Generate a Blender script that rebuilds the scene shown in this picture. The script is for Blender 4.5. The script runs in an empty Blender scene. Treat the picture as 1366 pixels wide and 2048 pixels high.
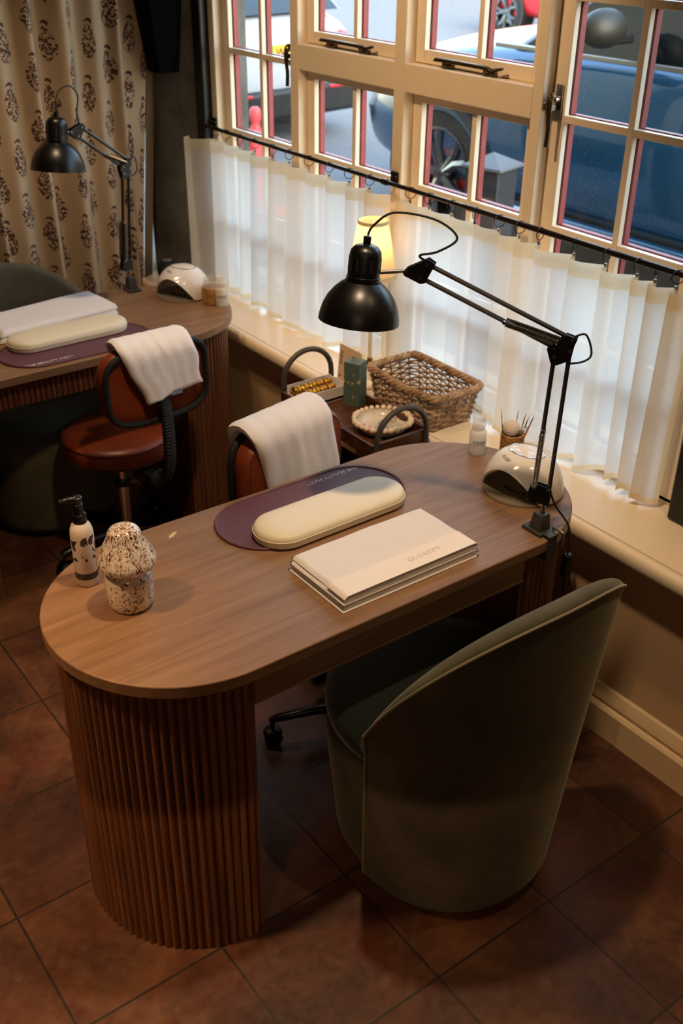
import bpy, bmesh, math, random
from mathutils import Vector, Matrix
random.seed(7)
S = bpy.context.scene
COL = S.collection
PI = math.pi
sin, cos = math.sin, math.cos
def rad(a): return a*PI/180

# ------------------------------------------------------------------ mesh builder
class MB:
    def __init__(s): s.v=[]; s.f=[]; s.uv=None
    def add(s, vs, fs):
        o=len(s.v); s.v+= [tuple(p) for p in vs]; s.f+= [tuple(i+o for i in f) for f in fs]; return s
    def box(s, x0,x1,y0,y1,z0,z1, M=None):
        vs=[Vector((x,y,z)) for z in (z0,z1) for y in (y0,y1) for x in (x0,x1)]
        if M: vs=[M@v for v in vs]
        return s.add(vs,[(0,2,3,1),(4,5,7,6),(0,1,5,4),(2,6,7,3),(0,4,6,2),(1,3,7,5)])
    def lathe(s, prof, n=32, c=(0,0,0), M=None, a0=0, a1=None, caps=True):
        full = a1 is None; a1 = 2*PI if full else a1
        k=n if full else n+1; vs=[]
        for r,z in prof:
            for i in range(k):
                a=a0+(a1-a0)*i/n; vs.append(Vector((r*cos(a),r*sin(a),z)))
        if M: vs=[M@v for v in vs]
        vs=[v+Vector(c) for v in vs]
        fs=[]
        for j in range(len(prof)-1):
            for i in range(n if full else n):
                i2=(i+1)%k
                fs.append((j*k+i,j*k+i2,(j+1)*k+i2,(j+1)*k+i))
        if caps and full:
            if prof[0][0]>1e-6: fs.append(tuple(range(k))[::-1])
            if prof[-1][0]>1e-6: fs.append(tuple((len(prof)-1)*k+i for i in range(k)))
        return s.add(vs,fs)
    def tube(s, pts, r, n=8, closed=False, caps=True, flat=1.0):
        P=[Vector(p) for p in pts]; m=len(P)
        rr = r if hasattr(r,'__len__') else [r]*m
        T=[]
        for i in range(m):
            if closed: t=P[(i+1)%m]-P[i-1]
            else: t=P[min(i+1,m-1)]-P[max(i-1,0)]
            T.append(t.normalized() if t.length>1e-9 else Vector((0,0,1)))
        u=T[0].orthogonal().normalized(); vs=[]
        for i in range(m):
            u=(u-T[i]*u.dot(T[i]))
            u=u.normalized() if u.length>1e-6 else T[i].orthogonal().normalized()
            w=T[i].cross(u)
            for k in range(n):
                a=2*PI*k/n; vs.append(P[i]+rr[i]*(cos(a)*u+flat*sin(a)*w))
        fs=[]
        for i in range(m if closed else m-1):
            j=(i+1)%m
            for k in range(n):
                k2=(k+1)%n; fs.append((i*n+k,i*n+k2,j*n+k2,j*n+k))
        if caps and not closed:
            fs.append(tuple(range(n))[::-1]); fs.append(tuple((m-1)*n+k for k in range(n)))
        return s.add(vs,fs)
    def prism(s, poly, z0, z1, M=None):
        n=len(poly); vs=[Vector((x,y,z0)) for x,y in poly]+[Vector((x,y,z1)) for x,y in poly]
        if M: vs=[M@v for v in vs]
        return s.add(vs,[tuple(range(n))[::-1],tuple(range(n,2*n))]+[(i,(i+1)%n,n+(i+1)%n,n+i) for i in range(n)])
    def grid(s, fn, nu, nv, cu=False, cv=False):
        vs=[fn(i/nu,j/nv) for j in range(nv+(0 if cv else 1)) for i in range(nu+(0 if cu else 1))]
        ku=nu if cu else nu+1; kv=nv if cv else nv+1
        return s.add(vs,[(j*ku+i, j*ku+(i+1)%ku, ((j+1)%kv)*ku+(i+1)%ku, ((j+1)%kv)*ku+i) for j in range(nv) for i in range(nu)])
    def ball(s, c, r, n=12, sc=(1,1,1)):
        m=n//2+1
        prof=[(r*sin(PI*j/m),-r*cos(PI*j/m)) for j in range(m+1)]
        prof[0]=(1e-5,-r); prof[-1]=(1e-5,r)
        return s.lathe(prof,n,c,Matrix.Diagonal((*sc,1)).to_3x3(),caps=False)
    def build(s, name, mat, parent=None, smooth=40, bevel=0, seg=2, loc=None, rot=None):
        me=bpy.data.meshes.new(name); me.from_pydata([tuple(v) for v in s.v],[],s.f); me.update()
        bm=bmesh.new(); bm.from_mesh(me); bmesh.ops.remove_doubles(bm,verts=bm.verts,dist=1e-6)
        bmesh.ops.recalc_face_normals(bm,faces=bm.faces)
        bm.to_mesh(me); bm.free()
        o=bpy.data.objects.new(name,me); COL.objects.link(o)
        if mat: me.materials.append(mat)
        if smooth:
            me.shade_smooth(); me.set_sharp_from_angle(angle=rad(smooth))
        if bevel:
            b=o.modifiers.new('bevel','BEVEL'); b.width=bevel; b.segments=seg; b.limit_method='ANGLE'; b.angle_limit=rad(35)
        if parent: o.parent=parent
        if loc: o.location=loc
        if rot: o.rotation_euler=rot
        return o
def stadium(L,W,n=24,cx=0,cy=0):
    r=W/2; h=L/2-r; p=[]
    for i in range(n+1): a=-PI/2+PI*i/n; p.append((cx+h+r*cos(a),cy+r*sin(a)))
    for i in range(n+1): a=PI/2+PI*i/n; p.append((cx-h+r*cos(a),cy+r*sin(a)))
    return p
def rrect(w,d,r,n=6,cx=0,cy=0):
    p=[]
    for sx,sy,a0 in ((1,1,0),(-1,1,90),(-1,-1,180),(1,-1,270)):
        for i in range(n+1):
            a=rad(a0+90*i/n); p.append((cx+sx*(w/2-r)+r*cos(a), cy+sy*(d/2-r)+r*sin(a)))
    return p
def spline(pts, n=8, closed=False):
    P=[Vector(p) for p in pts]; m=len(P); out=[]
    g=(lambda i:P[i%m]) if closed else (lambda i:P[max(0,min(m-1,i))])
    for i in range(m if closed else m-1):
        a,b,c,d=g(i-1),g(i),g(i+1),g(i+2)
        for k in range(n):
            t=k/n
            out.append(0.5*((2*b)+(c-a)*t+(2*a-5*b+4*c-d)*t*t+(3*b-a-3*c+d)*t**3))
    if not closed: out.append(P[-1])
    return out
def thing(name,label,cat,loc=(0,0,0),rz=0,group=None):
    o=bpy.data.objects.new(name,None); COL.objects.link(o); o.empty_display_size=.05
    o.location=loc; o.rotation_euler=(0,0,rz); return tag(o,label,cat,group)
def tag(o,label,cat,group=None):
    o['label']=label; o['category']=cat
    if group: o['group']=group
    return o
def struct(o): o['kind']='structure'; return o
def dup(r,loc,rz=None,label=None,group=None):
    c=r.copy(); COL.objects.link(c); c.location=loc
    if rz is not None: c.rotation_euler=(0,0,rz)
    if label: c['label']=label
    if group: c['group']=group
    for ch in list(r.children):
        k=ch.copy(); COL.objects.link(k); k.parent=c
        for g in list(ch.children):
            q=g.copy(); COL.objects.link(q); q.parent=k
    return c
def text(name,body,size,mat,parent,loc,rot,ext=.0003,align='CENTER',space=1.0,sx=1.0):
    cu=bpy.data.curves.new(name,'FONT'); cu.body=body; cu.size=size; cu.extrude=ext; cu.align_x=align; cu.align_y='CENTER'; cu.space_character=space
    t=bpy.data.objects.new(name+'_tmp',cu); COL.objects.link(t)
    bpy.context.view_layer.update()
    me=bpy.data.meshes.new_from_object(t.evaluated_get(bpy.context.evaluated_depsgraph_get()))
    bpy.data.objects.remove(t); bpy.data.curves.remove(cu)
    for v in me.vertices: v.co.x*=sx
    me.name=name; me.materials.clear(); me.materials.append(mat)
    o=bpy.data.objects.new(name,me); COL.objects.link(o); o.parent=parent; o.location=loc; o.rotation_euler=rot
    return o

# ------------------------------------------------------------------ node helpers
class V:
    def __init__(s,nt,k): s.nt=nt; s.k=k
    def op(s,o,*b,clamp=False):
        n=s.nt.nodes.new('ShaderNodeMath'); n.operation=o; n.use_clamp=clamp
        for i,x in enumerate((s,)+b):
            if isinstance(x,V): s.nt.links.new(x.k,n.inputs[i])
            else: n.inputs[i].default_value=x
        return V(s.nt,n.outputs[0])
    def __add__(s,b): return s.op('ADD',b)
    def __sub__(s,b): return s.op('SUBTRACT',b)
    def __mul__(s,b): return s.op('MULTIPLY',b)
    def __truediv__(s,b): return s.op('DIVIDE',b)
    def lt(s,b): return s.op('LESS_THAN',b)
    def gt(s,b): return s.op('GREATER_THAN',b)
    def mx(s,b): return s.op('MAXIMUM',b)
    def mn(s,b): return s.op('MINIMUM',b)
    def abs(s): return s.op('ABSOLUTE')
    def fl(s): return s.op('FLOOR')
    def fr(s): return s.op('FRACT')
    def pw(s,b): return s.op('POWER',b)
    def sq(s): return s*s
def lin(h):
    c=[]
    for i in (0,2,4):
        v=int(h[i:i+2],16)/255; c.append(v/12.92 if v<=.04045 else ((v+.055)/1.055)**2.4)
    return (*c,1)
class Mat:
    def __init__(s,name,col='808080',rough=.5,metal=0,**kw):
        s.m=bpy.data.materials.new(name); s.m.use_nodes=True; s.nt=s.m.node_tree
        s.b=s.nt.nodes['Principled BSDF']; s.out=s.nt.nodes['Material Output']
        s.col=lin(col) if isinstance(col,str) else col
        s.b.inputs['Base Color'].default_value=s.col; s.b.inputs['Roughness'].default_value=rough; s.b.inputs['Metallic'].default_value=metal
        for k,v in kw.items():
            k={'coat':'Coat Weight','coat_rough':'Coat Roughness','trans':'Transmission Weight','ior':'IOR','sheen':'Sheen Weight','sheen_rough':'Sheen Roughness','spec':'Specular IOR Level','sss':'Subsurface Weight','alpha':'Alpha','emit':'Emission Strength'}.get(k,k)
            s.b.inputs[k].default_value=v
        s._c=None
    def N(s,t,**kw):
        n=s.nt.nodes.new(t)
        for k,v in kw.items(): setattr(n,k,v)
        return n
    def L(s,a,b): s.nt.links.new(a.k if isinstance(a,V) else a,b)
    def coord(s,kind='Object'):
        if not s._c: s._c=s.N('ShaderNodeTexCoord')
        return s._c.outputs[kind]
    def xyz(s,kind='Object'):
        n=s.N('ShaderNodeSeparateXYZ'); s.L(s.coord(kind),n.inputs[0]); return [V(s.nt,o) for o in n.outputs]
    def noise(s,scale=5,detail=4,rough=.55,stretch=None,dist=0,kind='Object',src=None):
        n=s.N('ShaderNodeTexNoise'); n.inputs['Scale'].default_value=scale; n.inputs['Detail'].default_value=detail; n.inputs['Roughness'].default_value=rough; n.inputs['Distortion'].default_value=dist
        src=src or s.coord(kind)
        if stretch:
            m=s.N('ShaderNodeMapping'); m.inputs['Scale'].default_value=stretch; s.L(src,m.inputs[0]); src=m.outputs[0]
        s.L(src,n.inputs['Vector']); return V(s.nt,n.outputs['Fac'])
    def ramp(s,f,stops):
        n=s.N('ShaderNodeValToRGB'); e=n.color_ramp.elements
        while len(e)<len(stops): e.new(.5)
        for i,(p,c) in enumerate(stops): e[i].position=p; e[i].color=lin(c) if isinstance(c,str) else (c,c,c,1)
        s.L(f,n.inputs[0]); return n.outputs[0]
    def mix(s,f,a,b,mode='MIX'):
        n=s.N('ShaderNodeMix',data_type='RGBA',blend_type=mode)
        for x,i in ((f,0),(a,6),(b,7)):
            if isinstance(x,V) or hasattr(x,'is_linked'): s.L(x,n.inputs[i])
            elif isinstance(x,str): n.inputs[i].default_value=lin(x)
            else: n.inputs[i].default_value=x
        return n.outputs[2]
    def base(s,k): s.L(k,s.b.inputs['Base Color']); return s
    def rgh(s,k): s.L(k,s.b.inputs['Roughness']); return s
    def bump(s,h,strength=.3,dist=.002):
        n=s.N('ShaderNodeBump'); n.inputs['Strength'].default_value=strength; n.inputs['Distance'].default_value=dist
        s.L(h,n.inputs['Height']); s.L(n.outputs[0],s.b.inputs['Normal']); return s
def simple(name,col,rough=.5,metal=0,var=.0,scale=8,bump=0,bscale=200,bdist=.001,**kw):
    a=Mat(name,col,rough,metal,**kw)
    if var:
        c=a.col; f=a.noise(scale,3)
        d=tuple(min(1,x*(1-var)) for x in c[:3])+(1,); l=tuple(min(1,x*(1+var)) for x in c[:3])+(1,)
        a.base(a.mix(f,d,l))
    if bump: a.bump(a.noise(bscale,2),bump,bdist)
    return a.m

# ------------------------------------------------------------------ materials
MT={}
def wood(name,dark,mid,light,stretch=(2.2,34,34),rough=.42,pore=True):
    a=Mat(name,mid,rough)
    n1=a.noise(1.6,6,.6,stretch,dist=.6); n2=a.noise(9,5,.75,(1.0,60,60),dist=.3)
    c=a.ramp(n1,[(.3,dark),(.5,mid),(.68,light)])
    f=V(a.nt,a.ramp(n2,[(.38,1.0),(.52,0.0)]))*.75
    a.base(a.mix(f,c,dark)); a.bump(n2,.18,.001); return a.m
MT['oak']=wood('oak_veneer','7a5a40','8f6d4f','9c7a5b',(1.6,30,30))
MT['oak_dark']=wood('oak_slats','532e18','70452a','835737',(30,30,1.6),.45)
MT['walnut']=wood('walnut_tray','33190d','54301a','6b4126')
def floor_mat():
    a=Mat('terracotta_floor_tiles','5a3a2a',.4)
    x,y,z=a.xyz()
    s=.3327; u0=1.0145; v0=.9968
    gx=(x-u0)/s; gy=(y-v0)/s
    dx=(gx.fr()-.5).abs()*-1+.5; dy=(gy.fr()-.5).abs()*-1+.5
    g=dx.mn(dy).lt(.0085)
    # tile id variation
    cid=a.N('ShaderNodeCombineXYZ'); a.L(gx.fl(),cid.inputs[0]); a.L(gy.fl(),cid.inputs[1])
    wn=a.N('ShaderNodeTexWhiteNoise'); a.L(cid.outputs[0],wn.inputs['Vector'])
    big=a.noise(3.2,6,.62,dist=.5); fine=a.noise(40,6,.7)
    m=big*.72+fine*.22+V(a.nt,wn.outputs['Value'])*.1
    c=a.ramp(m,[(.34,'351d13'),(.46,'50301f'),(.58,'6b452c'),(.70,'81593c')])
    red=a.noise(6,4,.6)
    c=a.mix(V(a.nt,a.ramp(red,[(.5,0.0),(.66,.55)])),c,'512012')
    a.base(a.mix(g,c,'2b201a'))
    a.rgh(a.ramp(fine,[(.3,.34),(.7,.52)]))
    a.bump((g*-1.0)+fine*.12,.35,.003); return a.m
MT['tile']=floor_mat()
MT['cream']=simple('cream_gloss_paint','ead9bf',.35,var=.03,scale=12)
MT['sill']=simple('cream_sill_paint','ecd9bd',.3,var=.04,scale=9)
MT['wain']=simple('warm_beige_wall_paint','c9a983',.5,var=.04,scale=5)
MT['skirt']=simple('cream_skirting_paint','d9bd94',.42,var=.04,scale=7)
MT['redpaint']=simple('weathered_red_paint','8d2a2c',.5,var=.35,scale=30)
def pier():
    a=Mat('charcoal_plaster','5c5a54',.75); f=a.noise(6,6,.65); g=a.noise(60,3,.6)
    c=a.ramp(f,[(.35,'4a4843'),(.6,'67655e'),(.75,'77746b')]); a.base(a.mix(V(a.nt,a.ramp(g,[(.7,0.0),(.78,.35)])),c,'7d7a70')); a.bump(f,.25,.004); return a.m
MT['pier']=pier()
MT['navy']=simple('dark_navy_gloss_paint','14161a',.4)
MT['blackwood']=simple('black_stained_timber','060606',.9,spec=.1)
MT['room']=simple('olive_room_paint','2f2b24',.7,var=.05)
MT['ceil']=simple('ceiling_paint','6a6256',.8)
MT['brick']=simple('painted_outside_render','b9ab92',.8,var=.1)
MT['black']=simple('black_powder_coat','0b0a0a',.34)
MT['blackp']=simple('black_plastic','0e0e0e',.3)
MT['blackrub']=simple('matt_black_rubber','101010',.7)
MT['grayp']=simple('dark_grey_clamp_plastic','3c3d3b',.4)
MT['chrome']=simple('polished_chrome','e0dcd6',.12,1)
MT['steel']=simple('brushed_steel','9a948c',.28,1)
MT['bronze']=simple('aged_brass_hardware','77664a',.32,1)
MT['brass']=simple('brass','b98d3e',.22,1)
MT['rod']=simple('dark_bronze_rod','2a211b',.35,.7)
MT['whiteg']=simple('white_gloss_plastic','f1ece4',.14,coat=.5)
MT['mirror']=simple('dark_mirror_plate','9c9081',.3,.35)
MT['matpu']=simple('plum_leatherette','65404a',.5,var=.04,bump=.12,bscale=900)
MT['creamfoam']=simple('cream_leatherette','efe3c6',.45,var=.015)
MT['printw']=simple('white_print','e9e0dc',.6)
MT['printg']=simple('grey_print','8f8a84',.6)
MT['printd']=simple('dark_print','4a4540',.6)
def towel(name,col):
    a=Mat(name,col,.95,sheen=.4,sheen_rough=.6); n=a.noise(380,4,.75); b=a.noise(26,3,.6)
    a.bump(n*.85+b*.25,.55,.004); c=a.col
    a.base(a.mix(V(a.nt,a.ramp(n,[(.3,0.0),(.6,1.0)])),tuple(x*.9 for x in c[:3])+(1,),c)); return a.m
MT['towel']=towel('white_terry','fff8f3')
MT['towelband']=simple('flat_woven_towel_band','f7ede4',.85,bump=.2,bscale=900)
def leather():
    a=Mat('cognac_leather','7a3216',.38); n=a.noise(260,3,.6); f=a.noise(7,4)
    a.base(a.ramp(f,[(.3,'6b2912'),(.65,'8a3d1d')])); a.bump(n,.12,.002); return a.m
MT['leather']=leather()
MT['stitch']=simple('dark_red_stitching','4a1a0e',.7)
def velvet():
    a=Mat('olive_green_velvet','5e5842',.85,sheen=.55,sheen_rough=.35); f=a.noise(5,5,.6); g=a.noise(300,2)
    a.b.inputs['Sheen Tint'].default_value=lin('b9b795')
    a.base(a.ramp(f,[(.32,'403d30'),(.55,'55503f'),(.72,'655f49')])); a.bump(g,.15,.001); return a.m
MT['velvet']=velvet()
MT['piping']=simple('olive_piping','7d7350',.7,sheen=.3)
MT['wicker']=None
def wicker(name,a1,a2,a3):
    a=Mat(name,a2,.6); f=a.noise(38,4,.6); a.base(a.ramp(f,[(.3,a1),(.5,a2),(.7,a3)])); a.bump(a.noise(220,2),.2,.001); return a.m
MT['wicker']=wicker('grey_brown_willow','755638','a08060','c4a986')
MT['straw']=wicker('golden_straw','80572c','b07f45','cfa468')
MT['gold']=simple('gold_foil','d69a35',.25,1,var=.15,scale=60)
MT['goldlid']=simple('gold_lid','e0aa45',.18,1)
MT['card']=simple('blush_card','dfc0a0',.7)
MT['cartonw']=simple('white_card_box','ece3df',.55)
def green():
    a=Mat('sage_green_carton','55695f',.5)
    v=a.N('ShaderNodeTexVoronoi'); v.inputs['Scale'].default_value=75; a.L(a.coord(),v.inputs['Vector'])
    n=a.noise(22,3); m=V(a.nt,v.outputs['Distance']).lt(.42)*n.gt(.53)
    a.base(a.mix(m,'566a60','c9a56a')); return a.m
MT['green']=green(); MT['greenp']=simple('plain_sage_green_card','5c736a',.5,var=.05)
MT['ceramic']=simple('cream_ceramic','e6d6bd',.3,coat=.3,var=.04)
MT['ceramicin']=simple('pale_glazed_ceramic','d9d0c3',.16,coat=.6)
MT['bead']=simple('cream_ceramic_beads','e8d6b8',.4)
MT['handle']=simple('grey_rubber_handle','45413b',.5)
MT['trolley']=simple('black_trolley_metal','1a1715',.45,.4)
MT['lampcream']=simple('cream_lamp_metal','ece0c8',.35)
def clearp(name,col,op=.35,rough=.1):
    a=Mat(name,col,rough); t=a.N('ShaderNodeBsdfTransparent'); mx=a.N('ShaderNodeMixShader'); mx.inputs[0].default_value=op
    a.L(t.outputs[0],mx.inputs[1]); a.L(a.b.outputs[0],mx.inputs[2]); a.L(mx.outputs[0],a.out.inputs[0]); return a.m
MT['clear']=clearp('frosted_clear_plastic','f8f5f0',.36,.2)
MT['liquid']=clearp('clear_liquid','dfe2e4',.28,.05)
MT['glassj']=clearp('clear_jar_glass','efe9df',.25,.05)
MT['packet']=clearp('clear_packet','d8d4cc',.3,.08)
def pane():
    a=Mat('window_glass','ffffff',.02); a.nt.nodes.remove(a.b)
    t=a.N('ShaderNodeBsdfTransparent'); g=a.N('ShaderNodeBsdfGlossy'); g.inputs['Roughness'].default_value=.01
    t.inputs[0].default_value=(.94,.96,.96,1)
    lw=a.N('ShaderNodeLayerWeight'); lw.inputs['Blend'].default_value=.5
    fz=V(a.nt,lw.outputs['Facing']).pw(5.0)*.5+.022
    mx=a.N('ShaderNodeMixShader'); a.L(fz,mx.inputs[0]); a.L(t.outputs[0],mx.inputs[1]); a.L(g.outputs[0],mx.inputs[2])
    d=a.N('ShaderNodeBsdfDiffuse'); d.inputs[0].default_value=(.85,.83,.8,1)
    v=a.N('ShaderNodeTexVoronoi'); v.inputs['Scale'].default_value=85; a.L(a.coord(),v.inputs['Vector'])
    n=a.noise(5,3); n2=a.noise(14,4,.7)
    r=V(a.nt,v.outputs['Color'])
    f=V(a.nt,v.outputs['Distance']).lt(.09)*n.gt(.54)*.5+V(a.nt,a.ramp(n2,[(.5,0.0),(.85,.035)]))
    m2=a.N('ShaderNodeMixShader'); a.L(f,m2.inputs[0]); a.L(mx.outputs[0],m2.inputs[1]); a.L(d.outputs[0],m2.inputs[2])
    a.L(m2.outputs[0],a.out.inputs[0]); return a.m
MT['pane']=pane()
def cloth(name,col,transp,transl,weave=900):
    a=Mat(name,col,.9); c=a.col; a.nt.nodes.remove(a.b)
    d=a.N('ShaderNodeBsdfDiffuse'); d.inputs[0].default_value=c
    tl=a.N('ShaderNodeBsdfTranslucent'); tl.inputs[0].default_value=c
    t=a.N('ShaderNodeBsdfTransparent')
    n=a.noise(120,3,.6,(6,6,1)); 
    m1=a.N('ShaderNodeMixShader'); m1.inputs[0].default_value=transl; a.L(d.outputs[0],m1.inputs[1]); a.L(tl.outputs[0],m1.inputs[2])
    m2=a.N('ShaderNodeMixShader'); a.L((n-.5)*.16+transp,m2.inputs[0]); a.L(m1.outputs[0],m2.inputs[1]); a.L(t.outputs[0],m2.inputs[2])
    a.L(m2.outputs[0],a.out.inputs[0]); return a.m
MT['sheer']=cloth('ivory_sheer_voile','fff9ee',.16,.74)
MT['sheerhem']=cloth('ivory_voile_hem','faecca',.05,.62)
MT['shade']=cloth('cream_lampshade_fabric','f7e6bd',.02,.7)
MT['shadetrim']=simple('lampshade_trim','d9c49a',.8)
def speckle(name,dens,sc,stretch):
    a=Mat(name,'f3e9da',.12,coat=.6)
    def layer(scale,th,seedoff):
        m=a.N('ShaderNodeMapping'); m.inputs['Scale'].default_value=stretch; m.inputs['Location'].default_value=(seedoff,seedoff*2,0)
        a.L(a.coord(),m.inputs[0]); v=a.N('ShaderNodeTexVoronoi'); v.inputs['Scale'].default_value=scale; v.inputs['Randomness'].default_value=1
        nz=a.N('ShaderNodeTexNoise'); nz.inputs['Scale'].default_value=scale*1.3; a.L(m.outputs[0],nz.inputs['Vector'])
        mv=a.N('ShaderNodeMix',data_type='VECTOR'); mv.inputs[0].default_value=.02; a.L(m.outputs[0],mv.inputs[4]); a.L(nz.outputs['Color'],mv.inputs[5])
        a.L(mv.outputs[1],v.inputs['Vector'])
        sp=a.N('ShaderNodeSeparateColor'); a.L(v.outputs['Color'],sp.inputs[0])
        return V(a.nt,v.outputs['Distance']).lt(th)*V(a.nt,sp.outputs[0]).lt(dens), V(a.nt,sp.outputs[1])
    f1,id1=layer(sc,.42,.0); f2,_=layer(sc*1.9,.4,3.3)
    dk=a.ramp(id1,[(.3,'3a1d18'),(.6,'6a2f25'),(.9,'8a5a48')])
    c=a.mix(a.noise(30,3),'f6ecdf','e8d8c2')
    a.base(a.mix(f2,a.mix(f1,c,dk),'54281f')); return a.m
MT['speckcap']=speckle('speckled_white_glass',.72,150,(1,1,.32))
MT['speckbase']=speckle('speckled_white_glass_base',.45,130,(1,1,.8))
def soapm():
    a=Mat('pearl_white_bottle','e6dccf',.3); x,y,z=a.xyz()
    v=a.N('ShaderNodeTexVoronoi'); v.inputs['Scale'].default_value=85; 
    m=a.N('ShaderNodeMapping'); m.inputs['Scale'].default_value=(1,1,.5); m.inputs['Rotation'].default_value=(.5,.4,.6); a.L(a.coord(),m.inputs[0]); a.L(m.outputs[0],v.inputs['Vector'])
    n=a.noise(32,2)
    leaf=V(a.nt,v.outputs['Distance']).lt(.5)*n.gt(.49)*z.gt(.062)*z.lt(.118)
    band=z.gt(.018)*z.lt(.033)
    a.base(a.mix(band,a.mix(leaf,'e6dccf','41302a'),'020202')); return a.m
MT['soap']=soapm()
def paisley():
    a=Mat('paisley_linen','a98d6c',.9,sheen=.1)
    u,v,_=a.xyz('UV')
    W=.098; H=.19
    cu=u/W; col=cu.fl(); half=(col*.5).fr()
    pu=(cu.fr()-.5)*W; vv=v/H+half; pv=(vv.fr()-.5)*H
    # leaning body: wide belly, pointed tail, curled hook
    sk=pu+pv*.10
    t=(pv+.012)/.058
    wdt=((t.sq()*-1+1).mx(0.0).pw(.6))*.031*((t*-.18)+1)
    body=(sk.abs()-wdt).lt(0.0)*t.abs().lt(1.0)
    c1=((pu+.002).sq()+((pv-.046).sq())).lt(.0185**2); c2=((pu+.007).sq()+((pv-.036).sq())).lt(.0185**2)
    hook=c1*(c2*-1+1)*pv.gt(.046)*pu.lt(.013)
    shape=body.mx(hook)
    vo=a.N('ShaderNodeTexVoronoi'); vo.inputs['Scale'].default_value=125; a.L(a.coord('UV'),vo.inputs['Vector'])
    nz=a.noise(95,2,.5,kind='UV')
    sp=a.N('ShaderNodeSeparateColor'); a.L(vo.outputs['Color'],sp.inputs[0])
    dots=(V(a.nt,vo.outputs['Distance']).lt(.56)*V(a.nt,sp.outputs[1]).lt(.96)).mx(hook)
    mot=a.ramp(V(a.nt,sp.outputs[0]),[(.0,'2a1a16'),(.4,'4a1c1c'),(.6,'6a2622'),(.85,'343426')])
    nb=a.noise(300,2,.6,kind='UV')
    c=a.mix(nb,'ab9274','bfa88a')
    a.base(a.mix(shape*dots,c,mot)); a.bump(nb,.2,.001); return a.m
MT['paisley']=paisley()
MT['curtainedge']=simple('plain_brown_curtain_lining','6d5337',.9)
# outside
MT['asphalt']=simple('grey_asphalt','626569',.85,var=.12,scale=3)
MT['pave']=simple('pale_paving','9a9894',.85,var=.08,scale=2)
MT['carw']=simple('white_car_paint','a2a7ac',.2,coat=.8)
MT['carb']=simple('blue_car_paint','1f4c70',.2,.45,coat=1.0,coat_rough=.03)
MT['cars']=simple('silver_car_paint','c9ced2',.25,.4,coat=.8)
MT['carblk']=simple('black_car_trim','0c0d0f',.45)
MT['carglass']=simple('dark_car_glass','0b1014',.05,coat=.6)
MT['tyre']=simple('tyre_rubber','18181a',.75)
MT['alloy']=simple('dark_alloy','55585d',.22,.9)
MT['redlens']=simple('red_lens','b01822',.2,coat=.5)
MT['redcal']=simple('red_caliper','c41a20',.4)
MT['yellow']=simple('yellow_plate','d9a92e',.5)
MT['platg']=simple('green_plate_flash','2f8a3c',.5)
MT['coral']=simple('coral_red_plastic','e8525a',.5)
MT['slate']=simple('dark_slate_post','23272e',.7)
MT['lead']=simple('grey_lead_cap','596068',.6)
MT['speaker']=simple('navy_mesh_fabric','121a24',.8)
MT['mutegrey']=simple('grey_touch_top','8a857c',.3)
# ------------------------------------------------------------------ setting
XF,XS,XG,XO=2.10,2.137,2.157,2.18
def S_box(name,mat,*b,bevel=0):
    return struct(MB().box(*b).build(name,mat,bevel=bevel))
S_box('floor',MT['tile'],-2.4,1.95,-1.8,4.75,-.05,0)
S_box('ceiling',MT['ceil'],-2.5,2.4,-1.9,4.85,2.75,2.85)
S_box('wall_left',MT['room'],-2.5,-2.4,-1.8,4.75,0,2.75)
S_box('wall_front',MT['room'],-2.5,2.4,-1.9,-1.8,0,2.75)
S_box('wall_back',MT['room'],-2.5,2.4,4.75,4.85,0,2.75)
wr=MB()
wr.box(1.892,2.3,-1.8,4.75,0,.566)                       # below the sill
wr.box(2.13,2.3,-1.8,4.75,.566,.625)
wr.box(2.08,2.3,-1.8,4.75,2.31,2.75)
wr.box(2.06,2.3,-1.8,1.20,.61,2.31)
struct(wr.build('wall_right',MT['wain']))
wo_=MB(); wo_.box(2.301,2.33,-1.8,1.40,.2,6); wo_.box(2.301,2.33,1.40,6,.2,.612); wo_.box(2.301,2.33,1.40,8,2.33,6); wo_.box(2.301,2.33,4.76,8,.2,2.33)
struct(wo_.build('wall_outside',MT['brick'],smooth=0))
S_box('trim_1',MT['navy'],2.04,2.3,1.20,1.345,.612,2.31,bevel=.006)
# skirting: plinth, cove and cap
sk=MB(); prof=[(1.892,0),(1.862,0),(1.862,.088),(1.868,.096),(1.876,.098),(1.876,.104),(1.872,.110),(1.876,.128),(1.884,.142),(1.892,.146)]
sk.add([(x,y,z) for y in (-1.8,4.75) for x,z in prof],[(i,i+1,len(prof)+i+1,len(prof)+i) for i in range(len(prof)-1)])
struct(sk.build('baseboard_right',MT['skirt'],smooth=30))
# sill: board and rounded nosing with a fine joint
sl=MB(); sl.box(1.8645,2.13,-1.8,4.75,.566,.61)
sl.box(2.13,2.137,-1.8,4.75,.6,.626)
struct(sl.build('trim_2',MT['sill']))
ns=MB(); pr=[(1.863,.566),(1.842,.566),(1.836,.570),(1.832,.579),(1.832,.596),(1.836,.605),(1.843,.610),(1.861,.610),(1.863,.608)]
ns.add([(x,y,z) for y in (-1.8,4.75) for x,z in pr],[(i,(i+1)%9,9+(i+1)%9,9+i) for i in range(9)]+[tuple(range(9)),tuple(range(9,18))])
struct(ns.build('trim_3',MT['sill'],smooth=50))
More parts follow.
